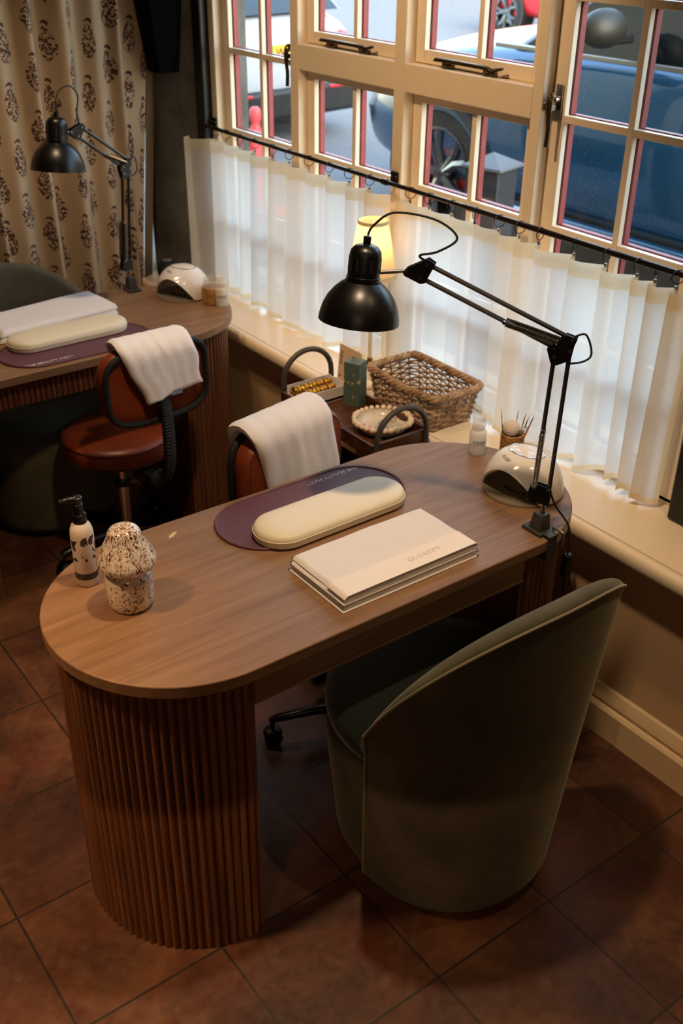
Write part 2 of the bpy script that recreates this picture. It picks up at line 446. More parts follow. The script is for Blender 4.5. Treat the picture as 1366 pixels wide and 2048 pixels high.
# corner pier with its dark post and bevelled timber knee
pm=MB(); pm.prism([(1.955,3.945),(1.985,3.84),(2.03,3.765),(2.062,3.735),(2.3,3.735),(2.3,3.99),(1.97,3.99)],.611,2.31)
struct(pm.build('wall_pier',MT['pier'],smooth=60))
S_box('trim_4',MT['navy'],2.064,2.22,3.674,3.7345,.612,2.31,bevel=.006)
kn=MB()
top=[(1.80,3.67),(1.80,3.99),(1.96,3.99),(2.06,3.67)]; bot=[(1.94,3.775),(1.94,3.868),(1.985,3.87),(2.03,3.775)]
kn.add([(x,y,2.3) for x,y in top]+[(x,y,1.40) for x,y in bot],[(0,1,2,3),(7,6,5,4)]+[(i,(i+1)%4,4+(i+1)%4,4+i) for i in range(4)])
struct(kn.build('beam',MT['blackwood'],smooth=0,bevel=.006))
# timber frame of the window: posts, transoms, head
fr=MB()
ZT,ZB=2.31,.615
POST=[(3.635,3.674),(3.088,3.135),(2.532,2.582),(1.976,2.013),(1.346,1.452)]
for a,b in POST: fr.box(XF,2.19,a,b,ZB,ZT)
for a,b in ((2.582,3.088),(2.013,2.532)): fr.box(XF,2.19,a,b,1.481,1.560)
fr.box(XF,2.19,1.35,3.67,2.27,2.31); fr.box(XF,2.19,1.35,3.67,.611,.63)
for a,b in ((3.99,4.03),(4.6,4.75)): fr.box(XF,2.19,a,b,ZB,ZT)
fr.box(XF,2.19,4.03,4.6,2.27,2.31)
struct(fr.build('trim_5',MT['cream'],smooth=0,bevel=.003))
def sash(name,y0,y1,z0,z1,st,ybars,zbars,label=None,br=.03,tr=.04):
    W=bpy.data.objects.new(name,None)
    COL.objects.link(W)
    W.location=(XS,(y0+y1)/2,z0); struct(W)
    oy,oz=(y0+y1)/2,z0
    inner=MB(); outer=MB(); gl=MB()
    g0,g1,h0,h1=y0+st,y1-st,z0+br,z1-tr
    def both(ya,yb,za,zb):
        inner.box(0,XG-.002-XS,ya-oy,yb-oy,za-oz,zb-oz)
        e=.002; outer.box(XG+.003-XS,XO-XS,ya-oy-(e),yb-oy+e,za-oz-e,zb-oz+e)
    both(y0,g0,z0,z1); both(g1,y1,z0,z1); both(g0,g1,z0,h0); both(g0,g1,h1,z1)
    for b in ybars: both(b-.0095,b+.0095,h0,h1)
    ys=[g0]+[c for b in sorted(ybars) for c in (b-.0095,b+.0095)]+[g1]
    for z in zbars:
        for i in range(0,len(ys),2): both(ys[i],ys[i+1],z-.0095,z+.0095)
    gl.box(XG-.0015-XS,XG+.0015-XS,g0-.005-oy,g1+.005-oy,h0-.005-oz,h1+.005-oz)
    inner.build('sash_frame',MT['cream'],W,smooth=0,bevel=.0022); outer.build('outer_frame',MT['redpaint'],W,smooth=0,bevel=.002)
    gl.build('glass',MT['pane'],W,smooth=0)
    return W
ZR=[2.055,1.772,1.4885,1.206,.924]
wA=sash('window_1',3.139,3.633,.632,2.268,.042,[3.376],ZR)
wB1=sash('window_2',2.584,3.086,1.562,2.268,.040,[2.824],[1.95],br=.037)
wB2=sash('window_3',2.584,3.086,.632,1.479,.040,[2.824],[1.206,.924],tr=.026)
wC1=sash('window_4',2.015,2.530,1.562,2.268,.040,[2.262],[1.95],br=.037)
wC2=sash('window_5',2.015,2.530,.632,1.479,.040,[2.262],[1.206,.924],tr=.026)
wD=sash('window_6',1.454,1.974,.632,2.268,.044,[1.712],ZR)
wE=sash('window_7',4.032,4.598,.632,2.268,.042,[4.315],ZR)
def stay(w,yc,z,L):
    o=w.location; m=MB()
    # casement stay: flat tapering bar with curled end lying on two pins
    pts=[(-.030,L/2,.0),(-.031,L/4,.001),(-.031,-L/4,.0),(-.030,-L*.36,-.004),(-.027,-L*.42,-.001),(-.024,-L/2,.004)]
    m.tube(spline(pts,6),[.007]*26+[.006,.006,.006,.006,.005],8,flat=.45)
    a=m.build('stay_bar',MT['bronze'],w,loc=(0,yc-o.y,z-o.z))
    p=MB(); 
    p.box(-.010,.0,L*.30,L*.46,-.022,-.010); p.box(-.026,-.004,L*.36,L*.40,-.016,-.004); p.box(-.010,.0,-L*.34,-L*.16,-.022,-.011); p.tube([(-.005,-L*.25,-.016),(-.026,-L*.25,-.014),(-.03,-L*.25,.002)],.0035,8)
    p.build('stay_pin',MT['bronze'],a,bevel=.001)
stay(wB1,2.835,1.583,.27); stay(wC1,2.275,1.583,.27)
def latch(w,y,z,sgn):
    o=w.location; m=MB()
    m.tube(spline([(-.018,0,.05),(-.034,0,.045),(-.036,0,.0),(-.032,0,-.035),(-.034,0,-.075)],6),[.0085]*12+[.0065]*13,8,flat=.6)
    a=m.build('latch_handle',MT['bronze'],w,loc=(0,y-o.y,z-o.z))
    p=MB(); p.box(-.006,.0,-.011,.011,-.01,.075); p.tube([(0,0,.04),(-.022,0,.04)],.008,10); p.box(-.03,-.008,sgn*.0,sgn*.028,.012,.028)
    p.build('latch_plate',MT['steel'],a,bevel=.0015)
latch(wD,1.950,1.495,1); latch(wA,3.158,1.495,-1)
# ------------------------------------------------------------------ street outside
S_box('ground_street',MT['asphalt'],2.301,40,-25,60,.05,.2)
S_box('wall_opposite',MT['brick'],22,22.4,-25,60,.2,7)
def wheel(par,x,y,z,r,side):
    t=MB(); w=.235; Mx=Matrix.Rotation(-side*PI/2,3,'X')
    t.lathe([(r*.66,-w/2),(r*.9,-w/2),(r*.985,-w*.38),(r,-w*.2),(r,w*.2),(r*.985,w*.38),(r*.9,w/2),(r*.66,w/2),(r*.64,0)],40,M=Mx,caps=False)
    wo=t.build('wheel',MT['tyre'],par,loc=(x,y,z))
    h=MB(); h.lathe([(r*.62,w*.3),(r*.69,w*.5),(r*.70,w*.52),(r*.66,w*.53),(r*.62,w*.42),(r*.6,-w*.3)],40,M=Mx,caps=False)
    for k in range(5):
        for d in (-.13,.13):
            a=2*PI*k/5+d; b=2*PI*k/5+d*1.9
            h.tube([Mx@Vector((r*.10*cos(a),r*.10*sin(a),w*.40)),Mx@Vector((r*.4*cos(a),r*.4*sin(a),w*.46)),Mx@Vector((r*.66*cos(b),r*.66*sin(b),w*.48))],[.03,.024,.026],6)
    h.lathe([(.0001,w*.52),(.055,w*.5),(.07,w*.42),(.07,w*.2)],16,M=Mx,caps=False)
    h.build('alloy_rim',MT['alloy'],wo)
    d=MB(); d.lathe([(.0001,w*.05),(r*.5,w*.05),(r*.5,-.01)],24,M=Mx,caps=False); d.build('brake_disc',MT['steel'],wo)
    c=MB(); c.prism([(r*.34*cos(a),r*.34*sin(a)) for a in (2.5,2.9,3.3,3.7)]+[(r*.56*cos(a),r*.56*sin(a)) for a in (3.7,3.3,2.9,2.5)],w*.02,w*.24,Mx)
    c.build('brake_caliper',MT['redcal'],wo)
    ar=MB(); ar.lathe([(r*1.16,w*.44),(r*1.16,w*.60),(r*1.02,w*.60),(r*1.02,w*.36)],40,M=Mx,caps=False); ar.lathe([(.001,-w*.58),(r*1.1,-w*.58),(r*1.1,w*.44)],40,M=Mx,caps=False)
    ar.build('wheel_arch',MT['carblk'],par,loc=(x,y,z))
def car(name,label,loc,rz,paint,secs,cabin,r,axles,W):
    c=thing(name,label,'car',loc,rz)
    NS=24
    def sec(l,w,zb,zt,cr):
        # half section from floor centre up to bonnet centre, superellipse shoulder
        P=[(0,zb),(w*.86,zb),(w*.97,zb+.10),(w,zb+.28),(w*1.0,zb+(zt-zb)*.55),(w*.985,zt-.16),(w*.93,zt-.05),(w*.80,zt-.004),(w*.45,zt+cr),(0,zt+cr*1.3)]
        P=P+[(-y,z) for y,z in P[-2:0:-1]]
        return [(l,y,z) for y,z in P]
    m=MB(); rows=[sec(*s_) for s_ in secs]; k=len(rows[0])
    vs=[p for r_ in rows for p in r_]; n=len(rows)
    m.add(vs,[(i*k+j,i*k+(j+1)%k,(i+1)*k+(j+1)%k,(i+1)*k+j) for i in range(n-1) for j in range(k)]+[tuple(range(k))[::-1],tuple((n-1)*k+j for j in range(k))])
    b=m.build('body',paint,c,smooth=60); ss=b.modifiers.new('sub','SUBSURF'); ss.levels=2; ss.render_levels=2
    # greenhouse
    g=MB(); rows=[]
    for l0,l1,w,z in cabin:
        rows.append([(l0,-w,z),(l0,w,z),(l0*.5+l1*.5,w*1.03,z),(l1,w,z),(l1,-w,z),(l0*.5+l1*.5,-w*1.03,z)])
    k=6; vs=[p for r_ in rows for p in r_]
    g.add(vs,[(i*k+j,i*k+(j+1)%k,(i+1)*k+(j+1)%k,(i+1)*k+j) for i in range(len(rows)-1) for j in range(k)]+[tuple((len(rows)-1)*k+j for j in range(k))])
    g.build('windows',MT['carglass'],c,bevel=.05,seg=3)
    l0,l1,w,z=cabin[-1]; rf=MB(); rf.box(l0+.03,l1-.03,-w*1.0,w*1.0,z-.005,z+.05); rf.build('roof',paint,c,bevel=.04,seg=3)
    for ax in axles:
        for s_ in (1,-1): wheel(c,ax,s_*(W-.12),r,r,s_)
    return c
# dark blue car parked along the pavement, nose to the left
suv=car('parked_car','blue car with glossy doors parked close outside right windows',(5.20,3.42,.2),PI/2,MT['carb'],
 [(-2.28,.80,.42,.80,.0),(-2.2,.90,.32,.98,.01),(-1.45,.95,.26,1.14,.02),(-.3,.955,.25,1.17,.02),(.75,.955,.25,1.15,.02),(1.35,.95,.27,1.10,.05),(1.9,.92,.30,1.0,.05),(2.22,.84,.34,.86,.03),(2.30,.74,.44,.72,.0)],
 [(-2.05,.95,.86,1.10),(-1.85,.55,.80,1.34),(-1.6,.15,.72,1.56)],.375,(1.35,-1.42),.955)
m=MB(); m.ball((0,0,0),.12,16,(.75,1.1,.72)); mo=m.build('wing_mirror',simple('olive_black_mirror_shell','1a1c17',.55),suv,loc=(.10,1.10,1.27))
MB().box(-.04,.02,-.18,.02,-.07,-.03).build('mirror_arm',MT['carblk'],mo,bevel=.01)
for s_ in (1,-1): MB().box(-2.0,.95,s_*.948-.012,s_*.948+.012,1.105,1.130).build('window_trim',MT['steel'],suv,bevel=.004)
for s_ in (1,-1): MB().box(-.95,.85,s_*.955-.03,s_*.955+.03,.24,.33).build('side_skirt',MT['carb'],suv,bevel=.015)
for s_ in (1,-1):
    h=MB(); h.ball((0,0,0),.16,16,(1.1,.6,.45)); h.build('headlight',MT['carglass'],suv,loc=(2.12,s_*.72,.80))
# white car ahead, tail towards the window
wc=car('parked_car','white car seen from behind beyond the left hand windows',(4.72,9.70,.2),PI/2+.16,MT['carw'],
 [(-2.16,.70,.40,.78,.0),(-2.08,.84,.30,.94,.01),(-1.35,.91,.25,1.02,.02),(-.3,.92,.24,1.03,.02),(.75,.92,.24,1.02,.02),(1.35,.91,.26,.98,.05),(1.9,.86,.3,.88,.04),(2.15,.72,.36,.7,.0)],
 [(-1.95,.9,.82,.97),(-1.7,.5,.76,1.2),(-1.35,.1,.66,1.42)],.33,(1.3,-1.3),.92)
MB().box(-2.19,-1.9,-.82,.82,.20,.44).build('rear_bumper',MT['carblk'],wc,bevel=.04,seg=3)
for s_ in (1,-1):
    MB().box(-2.2,-2.17,s_*.56-.13,s_*.56+.13,.40,.425).build('reflector',MT['redlens'],wc,bevel=.006)
    h=MB(); h.ball((0,0,0),.17,16,(.5,1.0,.42)); h.build('tail_light',MT['redlens'],wc,loc=(-2.05,s_*.60,.78))
pl=MB().box(-2.185,-2.165,-.26,.26,.66,.77).build('number_plate',MT['yellow'],wc,bevel=.004)
MB().box(-2.188,-2.184,.20,.26,.66,.77).build('plate_flash',MT['platg'],pl)
text('plate_letters','WP',.10,MT['carblk'],pl,(-2.188,.09,.712),(PI/2,0,-PI/2),.001)
# silver car and red car on the far side
rc=car('parked_car','red car standing beyond the dark blue car',(13.2,11.2,.2),PI/2,simple('red_car_paint','b3222c',.2,coat=.8),
 [(-2.1,.74,.4,.8,.0),(-2.0,.85,.3,.95,.01),(-1.3,.9,.25,1.0,.02),(.75,.9,.24,1.0,.02),(1.35,.89,.26,.97,.05),(1.9,.84,.3,.86,.04),(2.1,.7,.36,.7,.0)],
 [(-1.9,.9,.8,.95),(-1.65,.5,.74,1.2),(-1.3,.1,.64,1.42)],.33,(1.3,-1.3),.9)
# road cone with a lifting knob
t=thing('road_cone','coral red road cone with rounded knob behind the white car glass','cone',(3.62,5.80,.2)); t.scale=(1,1,1.09)
m=MB(); m.lathe([(.085,.03),(.05,.34),(.046,.44),(.030,.50),(.026,.52),(.034,.535),(.037,.56),(.034,.59),(.02,.605),(.0001,.608)],28,caps=False); m.build('cone_body',MT['coral'],t)
MB().box(-.15,.15,-.15,.15,0,.035).build('base',MT['coral'],t,bevel=.01)
# square post with a pyramid cap
t=thing('bollard','square dark bollard with pale pyramid cap outside the window','bollard',(3.56,3.62,.2),.25)
MB().box(-.085,.085,-.085,.085,0,.70).build('post',MT['slate'],t,bevel=.006)
m=MB(); a=.105; m.add([(-a,-a,.70),(a,-a,.70),(a,a,.70),(-a,a,.70),(-a,-a,.712),(a,-a,.712),(a,a,.712),(-a,a,.712),(0,0,.765)],[(0,3,2,1),(0,1,5,4),(1,2,6,5),(2,3,7,6),(3,0,4,7),(4,5,8),(5,6,8),(6,7,8),(7,4,8)]); m.build('cap',MT['lead'],t,smooth=0)
# ------------------------------------------------------------------ desks
DT=.75
def bumps(pts_fn, n, h, k=7):
    out=[]
    for i in range(n):
        for j in range(k):
            t=(i+j/k)/n; p,nn=pts_fn(t); d=sin(PI*j/k)
            out.append((p[0]+nn[0]*h*d**.7,p[1]+nn[1]*h*d**.7))
    return out
def make_desk(label):
    d=thing('manicure_desk',label,'desk')
    L,W=1.29,.56; r=.28; h=L/2-r
    MB().prism(stadium(L,W,40),.722,DT).build('desktop',MT['oak'],d,smooth=30,bevel=.0025)
    for s in (1,-1):
        fn=lambda t:((s*(h+.251*sin(PI*t)), -.251*cos(PI*t)),(s*sin(PI*t),-cos(PI*t)))
        P=[(s*(h-.004),-.251),(s*(h-.004),-.246)]; arc=bumps(fn,44,.0105)
        poly=arc+[(s*h,.251),(s*(h-.01),.251),(s*(h-.01),-.251)]
        if s<0: poly=poly[::-1]
        MB().prism(poly,.0,.722).build('fluted_leg',MT['oak_dark'],d,smooth=50)
    MB().box(-h+.009,h-.009,-.258,-.238,.645,.722).build('apron',MT['oak'],d,bevel=.001)
    fl=bumps(lambda t:((h-.02-t*(2*h-.04),.240),(0,1)),40,.0105)
    MB().prism(fl+[(-h+.02,.228),(h-.02,.228)],.640,.722).build('fluted_apron',MT['oak_dark'],d,smooth=50)
    return d
desk1=make_desk('brown oak desk in front with rounded fluted ends and mushroom lamp on it'); desk1.location=(1.14,1.575,0)
desk2=dup(desk1,(1.14,3.13,0),PI,'brown oak desk at the back before the printed curtain')
sc=MB(); sc.prism([(-.016,-.002),(-.004,-.005),(.012,-.003),(.017,.001),(.006,.005),(-.008,.004)],0,.0005)
so=sc.build('scuff',simple('bare_wood_scuff','d9bd98',.7),desk1,loc=(-.266,.224,DT),rot=(0,0,.5)); so['label']='pale bare wood scuff'
# ------------------------------------------------------------------ velvet tub chairs
def make_chair(label):
    c=thing('tub_chair',label,'chair')
    a0,b0,a1,b1,dy,H,hs,pw=.249,.244,.364,.20,.068,.85,.40,2.22
    def sg(v,p): return math.copysign(abs(v)**p,v)
    def outl(ph,s,inset=0):
        a=a0+(a1-a0)*s-inset; b=b0+(b1-b0)*s-inset; n=1.97-.15*s
        return a*sg(sin(ph),2/n), -b*sg(cos(ph),2/n)-dy*s
    hgt=lambda ph: hs+(H-hs)*(1-min(1,abs(ph)/rad(100))**pw)
    A=rad(91); KT=.875
    kz=lambda z: 1-(1-KT)*max(0,min(1,(z-.05)/.45))
    TH=.042
    def shell(u,v):
        ph=-A+2*A*u; h=hgt(ph*KT)
        if v<=.5:
            z=.045+(h-.020-.045)*(v/.5); ins=0
        elif v<=.66:
            q=(v-.5)/.16*PI; z=h-.020+.020*sin(q); ins=TH/2*(1-cos(q))
        else:
            z=h-.020-(h-.020-.36)*((v-.66)/.34); ins=TH+.012*((v-.66)/.34)
        s=(z-.05)/.7
        x,y=outl(ph*kz(z),max(s,-.05),ins); return (x,y,z)
    m=MB(); m.grid(shell,64,44)
    nu=65; nv=45
    m.f.append(tuple(j*nu for j in range(nv))); m.f.append(tuple(j*nu+64 for j in range(nv))[::-1])
    m.build('backrest',MT['velvet'],c,smooth=50)
    pts=[]
    for i in range(97):
        ph=(-A+2*A*i/96)*KT; z=hgt(ph)-.013; x,y=outl(ph,(z-.05)/.7,-.0015); pts.append((x,y,z))
    lo=[(*outl(-A*kz(z),(z-.05)/.7,-.0012),z) for z in [.045+(hgt(A*KT)-.06)*k/8 for k in range(9)]]
    hi=[(*outl(A*kz(z),(z-.05)/.7,-.0012),z) for z in [.045+(hgt(A*KT)-.06)*k/8 for k in range(9)]]
    MB().tube(lo+pts+hi[::-1],.0028,6).build('piping',MT['piping'],c)
    cy=.048
    m=MB(); m.lathe([(.205,.040),(.232,.045),(.238,.07),(.260,.30),(.262,.385),(.256,.392)],56,(0,cy,0)); m.build('seat_base',MT['velvet'],c,smooth=50)
    m=MB(); m.lathe([(.25,.388),(.262,.398),(.266,.42),(.262,.445),(.245,.458),(.18,.466),(.09,.47),(.0001,.471)],56,(0,cy,0),caps=False); m.build('seat_cushion',simple('dark_green_velvet','37463c',.85,var=.12,sheen=.5),c,smooth=60)
    m=MB(); m.lathe([(.0001,0),(.215,0),(.222,.006),(.222,.034),(.21,.041),(.0001,.041)],56,(0,.0,0),caps=False); m.build('swivel_plinth',MT['velvet'],c,smooth=40)
    return c
ch1=make_chair('olive green velvet tub chair in front with its back to the viewer'); ch1.location=(1.278,1.277,0)
ch2=dup(ch1,(1.15,3.375,0),PI,'olive green velvet tub chair at the back before printed curtain')
# ------------------------------------------------------------------ technician stools
def make_stool(label):
    t=thing('salon_stool',label,'stool')
    m=MB(); m.lathe([(.0001,.395),(.165,.395),(.176,.40),(.180,.412),(.180,.452),(.174,.462),(.15,.469),(.07,.473),(.0001,.474)],48,caps=False); s=m.build('seat',MT['leather'],t,smooth=50)
    m=MB()
    for z,r in ((.457,.1795),(.405,.1795)): m.tube([(r*cos(2*PI*i/60),r*sin(2*PI*i/60),z) for i in range(60)],.0022,6,closed=True)
    m.build('seat_piping',MT['stitch'],s)
    m=MB(); m.lathe([(.06,.382),(.06,.395)],24); m.box(-.02,.02,-.26,.05,.378,.392); m.build('seat_plate',MT['blackp'],t,bevel=.002)
    m=MB(); m.lathe([(.013,.26),(.013,.385)],20); m.lathe([(.020,.10),(.020,.27),(.018,.272)],20); m.build('gas_lift',MT['chrome'],t,smooth=40)
    m=MB(); m.lathe([(.026,.262),(.027,.275),(.022,.284)],20); m.build('collar',MT['blackp'],t)
    m=MB(); m.lathe([(.034,.065),(.034,.11),(.024,.118)],24); hb=m.build('base_hub',MT['blackp'],t)
    for k in range(5):
        a=2*PI*k/5+.64; d=Vector((cos(a),sin(a),0)); 
        m=MB(); m.tube([d*.02+Vector((0,0,.092)),d*.14+Vector((0,0,.092)),d*.236+Vector((0,0,.082)),d*.252+Vector((0,0,.074))],[.021,.018,.015,.012],12,flat=.75)
        lg=m.build('leg',MT['blackp'],t)
        w=MB(); c=d*.246; n=Vector((-d.y,d.x,0))
        q=d.to_track_quat('X','Z').to_matrix()
        Mx=q@Matrix.Rotation(PI/2,3,'X')
        for sd in (-1,1): w.lathe([(.0001,-.008),(.020,-.008),(.0245,-.004),(.0245,.004),(.020,.008),(.0001,.008)],20,c+n*sd*.0125+Vector((0,0,.0245)),Mx,caps=False)
        w.tube([c+Vector((0,0,.04)),c+Vector((0,0,.082))],.006,8); w.lathe([(.0001,.050),(.02,.046),(.026,.034)],16,c,caps=False)
        w.build('castor',MT['blackp'],lg)
    # backrest pad with rear frame hoop and ribbed support arm
    Mx=Matrix(((1,0,0),(0,0,1),(0,1,0)))
    def pad(u,v):
        a=2*PI*u; x=.174*math.copysign(abs(cos(a))**.55,cos(a)); z=.118*math.copysign(abs(sin(a))**.5,sin(a))
        pr=[(.0,.0),(.55,.0),(.93,.002),(1,.012),(1,.040),(.95,.055),(.6,.062),(.0,.064)]
        i=min(int(v*7),6); f=v*7-i; k=pr[i][0]*(1-f)+pr[i+1][0]*f; y=pr[i][1]*(1-f)+pr[i+1][1]*f
        return (x*k,-.300+y+.35*(x*k)**2,.735+z*k)
    m=MB(); m.grid(pad,56,14,cu=True); bk=m.build('backrest',MT['leather'],t,smooth=50)
    def loop(k,y,n=56):
        o=[]
        for i in range(n):
            a=2*PI*i/n; x=.174*k*math.copysign(abs(cos(a))**.55,cos(a)); z=.118*k*math.copysign(abs(sin(a))**.5,sin(a)); o.append((x,-.300+y+.35*x*x,.735+z))
        return o
    MB().tube(loop(.93,.055),.0016,6,closed=True).build('stitching',MT['stitch'],bk)
    MB().tube(loop(.97,-.006),.0095,8,closed=True).build('back_frame',MT['blackrub'],t)
    m=MB(); path=spline([(0,-.312,.715),(0,-.326,.67),(0,-.335,.58),(0,-.325,.47),(0,-.285,.405),(0,-.235,.388)],10)
    rr=[.030+(.0028 if i%2 else 0) for i in range(len(path))]
    p2=[];r2=[]
    for i in range(len(path)-1):
        for k in range(2): p2.append(path[i].lerp(path[i+1],k/2)); r2.append(.0265 if k else .030)
    m.tube(p2,r2,14,flat=.62); m.build('support_arm',MT['blackrub'],t,smooth=20)
    MB().lathe([(.03,0),(.03,.014),(.02,.018),(.0001,.018)],20,M=Matrix.Rotation(PI/2,3,'X')).build('knob',MT['blackp'],t,loc=(0,-.295,.73))
    return t
st1=make_stool('cognac leather stool between the desks with towel facing the viewer'); st1.location=(1.347,1.703,0); st1.rotation_euler=(0,0,PI+.2)
st2=dup(st1,(1.245,2.905,0),.06,'cognac leather stool under the back desk with ribbed black support')
# ------------------------------------------------------------------ towels
def drape(name,label,x0,x1,yc,half,ztop,zf,zb,lsk,rsk,seed,tilt=0,rot=0):
    rnd=random.Random(seed); ph=[rnd.uniform(0,6) for _ in range(6)]
    path=[]
    nf=14
    for i in range(nf): path.append((-half-.004,zf+(ztop-half-zf)*i/nf))
    for i in range(9): a=PI-PI*i/8; path.append(((half+.004)*cos(a),ztop-half+(half)*sin(a)))
    for i in range(1,nf+1): path.append((half+.004,ztop-half+(zb-ztop+half)*i/nf))
    n=len(path); TH=.017
    nor=[]
    for i in range(n):
        a=path[max(i-1,0)]; b=path[min(i+1,n-1)]; dx,dz=b[0]-a[0],b[1]-a[1]; l=math.hypot(dx,dz); nor.append((-dz/l,dx/l))
    loop=[(path[i][0],path[i][1],nor[i],0,i) for i in range(n)]
    end=[(path[-1][0]+nor[-1][0]*TH*.5,path[-1][1]-.006,(0,0),0,n-1)]
    out=[(path[i][0]+nor[i][0]*TH,path[i][1]+nor[i][1]*TH,nor[i],1,i) for i in range(n-1,-1,-1)]
    st=[(path[0][0]+nor[0][0]*TH*.5,path[0][1]-.006,(0,0),0,0)]
    cyc=loop+end+out+st; k=len(cyc); nx=30
    def fn(u,v):
        y,z,nn,o,i=cyc[int(round(u*k))%k]
        t=v; x=x0+(x1-x0)*t
        hang=max(0,(ztop-z)/(ztop-min(zf,zb)))
        x+= hang*(lsk*(1-t)+rsk*t) + .004*sin(9*hang+ph[0])*(1 if t>.5 else -1)
        e=min(t,1-t)*nx
        w=.005*sin(6*t+ph[1]+hang*2)*hang+.0015*sin(13*t+ph[2])*hang+.0006*sin(37*t+ph[3])*o
        edge=(.55 if e<.5 else .88 if e<1.5 else 1)
        off=w*(1 if o else .8)
        yy=y+nn[0]*(off-(1-edge)*TH*(1 if o else -0)*.8) ; zz=z+nn[1]*(off-(1-edge)*TH*(1 if o else 0)*.8)+.004*sin(6*t+ph[4])*hang+tilt*t*hang
        return (x,yc+yy,zz)
    m=MB(); m.grid(fn,k,nx,cu=True)
    m.f.append(tuple(range(k))); m.f.append(tuple(nx*k+i for i in range(k))[::-1])
    if rot:
        R=Matrix.Rotation(rot,3,'Z'); c=Vector(((x0+x1)/2+.02,yc,0)); m.v=[tuple(R@(Vector(p)-c)+c) for p in m.v]
    o=m.build(name,MT['towel'],None,smooth=70)
    tag(o,label,'towel'); return o
tw_a=drape('hand_towel','white terry towel hung over the nearer stool back facing viewer',1.144,1.402,1.978,.040,.872,.640,.72,.060,.050,3,0,.2)
tw_b=drape('hand_towel','white terry towel with small tag over the back stool backrest',1.135,1.372,2.632,.046,.866,.695,.76,.072,.020,5,.03)
g=MB(); g.box(-.018,.018,-.001,.0005,-.016,.0); tg=g.build('care_tag',simple('blue_grey_tag','7d8ea3',.7),tw_b,loc=(1.30,2.566,.718)); tg['label']='blue grey care tag'
st=MB(); 
for i in range(46): 
    x=1.215+.17*i/45; zz=.694+.028*i/45; st.tube([(x,2.5665,zz),(x,2.5655,zz+.011)],.0009,5)
st.build('blanket_stitch',MT['towelband'],tw_b)
def slab(m,cx,cy,w,d,z0,h,nx=56,ny=40,seed=0,amp=.0009,p=40):
    rnd=random.Random(seed); a,b,c=(rnd.uniform(0,6) for _ in range(3))
    def top(u,v):
        U,Vv=2*u-1,2*v-1
        e=((1-abs(U)**p)*(1-abs(Vv)**p))
        e=max(e,0)**.4
        return (cx+w/2*U,cy+d/2*Vv,z0+h*(.12+.88*e)+amp*(sin(7*u+a+3*v)+sin(11*v+b-4*u)*.7+.5*sin(19*u+c))*e)
    def bot(u,v):
        U,Vv=2*u-1,2*v-1
        e=max((1-abs(U)**p)*(1-abs(Vv)**p),0)**.5
        return (cx+w/2*U,cy+d/2*Vv,z0+h*.12*(1-e))
    m.grid(top,nx,ny); m.grid(bot,nx,ny)
def folded(label,loc,rz,w,d,layers,h,seed,band):
    t=thing('folded_towel',label,'towel',loc,rz)
    m=MB(); n=0
    for k in range(layers):
        slab(m,(.002 if k%2 else -.002),(.0015 if k%2 else -.001),w-.003*k,d-.002*k,.0006+k*h*.96,h,seed=seed+k)
    m.build('terry_layers',MT['towel'],t,smooth=70)
    if band:
        bm_=MB(); z=.0006+(layers-1)*h*.96+h*.12
        def fb(u,v):
            U=2*u-1; e=max(1-abs(U)**40,0)**.4
            y=-d/2+.004+.058*v; Vv=2*(y+d/2)/d-1; ev=max(1-abs(Vv)**40,0)**.4
            return ((w/2-.0035)*U,y-.002*(1-v),z+h*.88*e*ev+.0030)
        bm_.grid(fb,56,20); b=bm_.build('woven_band',MT['towelband'],t,smooth=70); b['label']='flat woven border band'
        text('embossed_lettering','GLOSSIFY',.0185,simple('embossed_cream_thread','d8c8b6',.8),b,(.052,-d/2+.032,z+h*.88+.0031),(0,0,0),.0004,space=1.15)
    return t
folded('white folded towel with embossed lettering on the front desk',(1.190,1.438,DT),.0,.365,.196,4,.0085,11,True)
folded('thick white folded towel on the back desk behind arm cushion',(1.186,3.235,DT),.105,.43,.19,2,.019,21,False)
# ------------------------------------------------------------------ beauty mats and arm cushions
def beauty_mat(label,loc,rz):
    t=thing('beauty_mat',label,'mat',loc,rz)
    MB().prism(stadium(.494,.232,32),.0003,.0036).build('mat_sheet',MT['matpu'],t,smooth=30)
    MB().tube([(x,y,.0036) for x,y in stadium(.488,.226,32)],.0032,8,closed=True).build('raised_edge',MT['matpu'],t)
    text('mat_lettering','THE BEAUTY MAT',.0165,MT['printw'],t,(-.128,-.089,.0038),(0,0,0),.0003,sx=1.08)
    text('registered_mark','\u00ae',.009,MT['printw'],t,(-.050,-.086,.0038),(0,0,0),.0003)
    return t
bmA=beauty_mat('plum oval mat under arm cushion on the front desk',(1.200,1.722,DT),PI+.012)
bmB=dup(bmA,(1.172,2.985,DT),0,'plum oval mat under arm cushion on the back desk')
def cushion(label,loc,rz):
    t=thing('arm_cushion',label,'cushion',loc,rz)
    L,W=.398,.132
    m=MB(); N=96
    prof=[(1.0,.0006),(1.0,.006),(.985,.0065)]
    def ring(k,z): return [(x,y,z) for x,y in stadium(L-(1-k)*W,W*k,40)]
    R=[ring(.93,.0006),ring(.99,.002),ring(1.0,.006),ring(1.0,.016),ring(.985,.022),ring(.94,.027),ring(.86,.0305),ring(.7,.0335),ring(.45,.0355),ring(.15,.036)]
    k=len(R[0]); m.add([p for r in R for p in r],[(i*k+j,i*k+(j+1)%k,(i+1)*k+(j+1)%k,(i+1)*k+j) for i in range(len(R)-1) for j in range(k)]+[tuple(range(k))[::-1],tuple((len(R)-1)*k+j for j in range(k))])
    m.build('pad',MT['creamfoam'],t,smooth=60)
    MB().tube([(x,y,.0165) for x,y in stadium(L+.0006,W+.0006,40)],.0011,6,closed=True).build('seam',MT['creamfoam'],t)
    return t
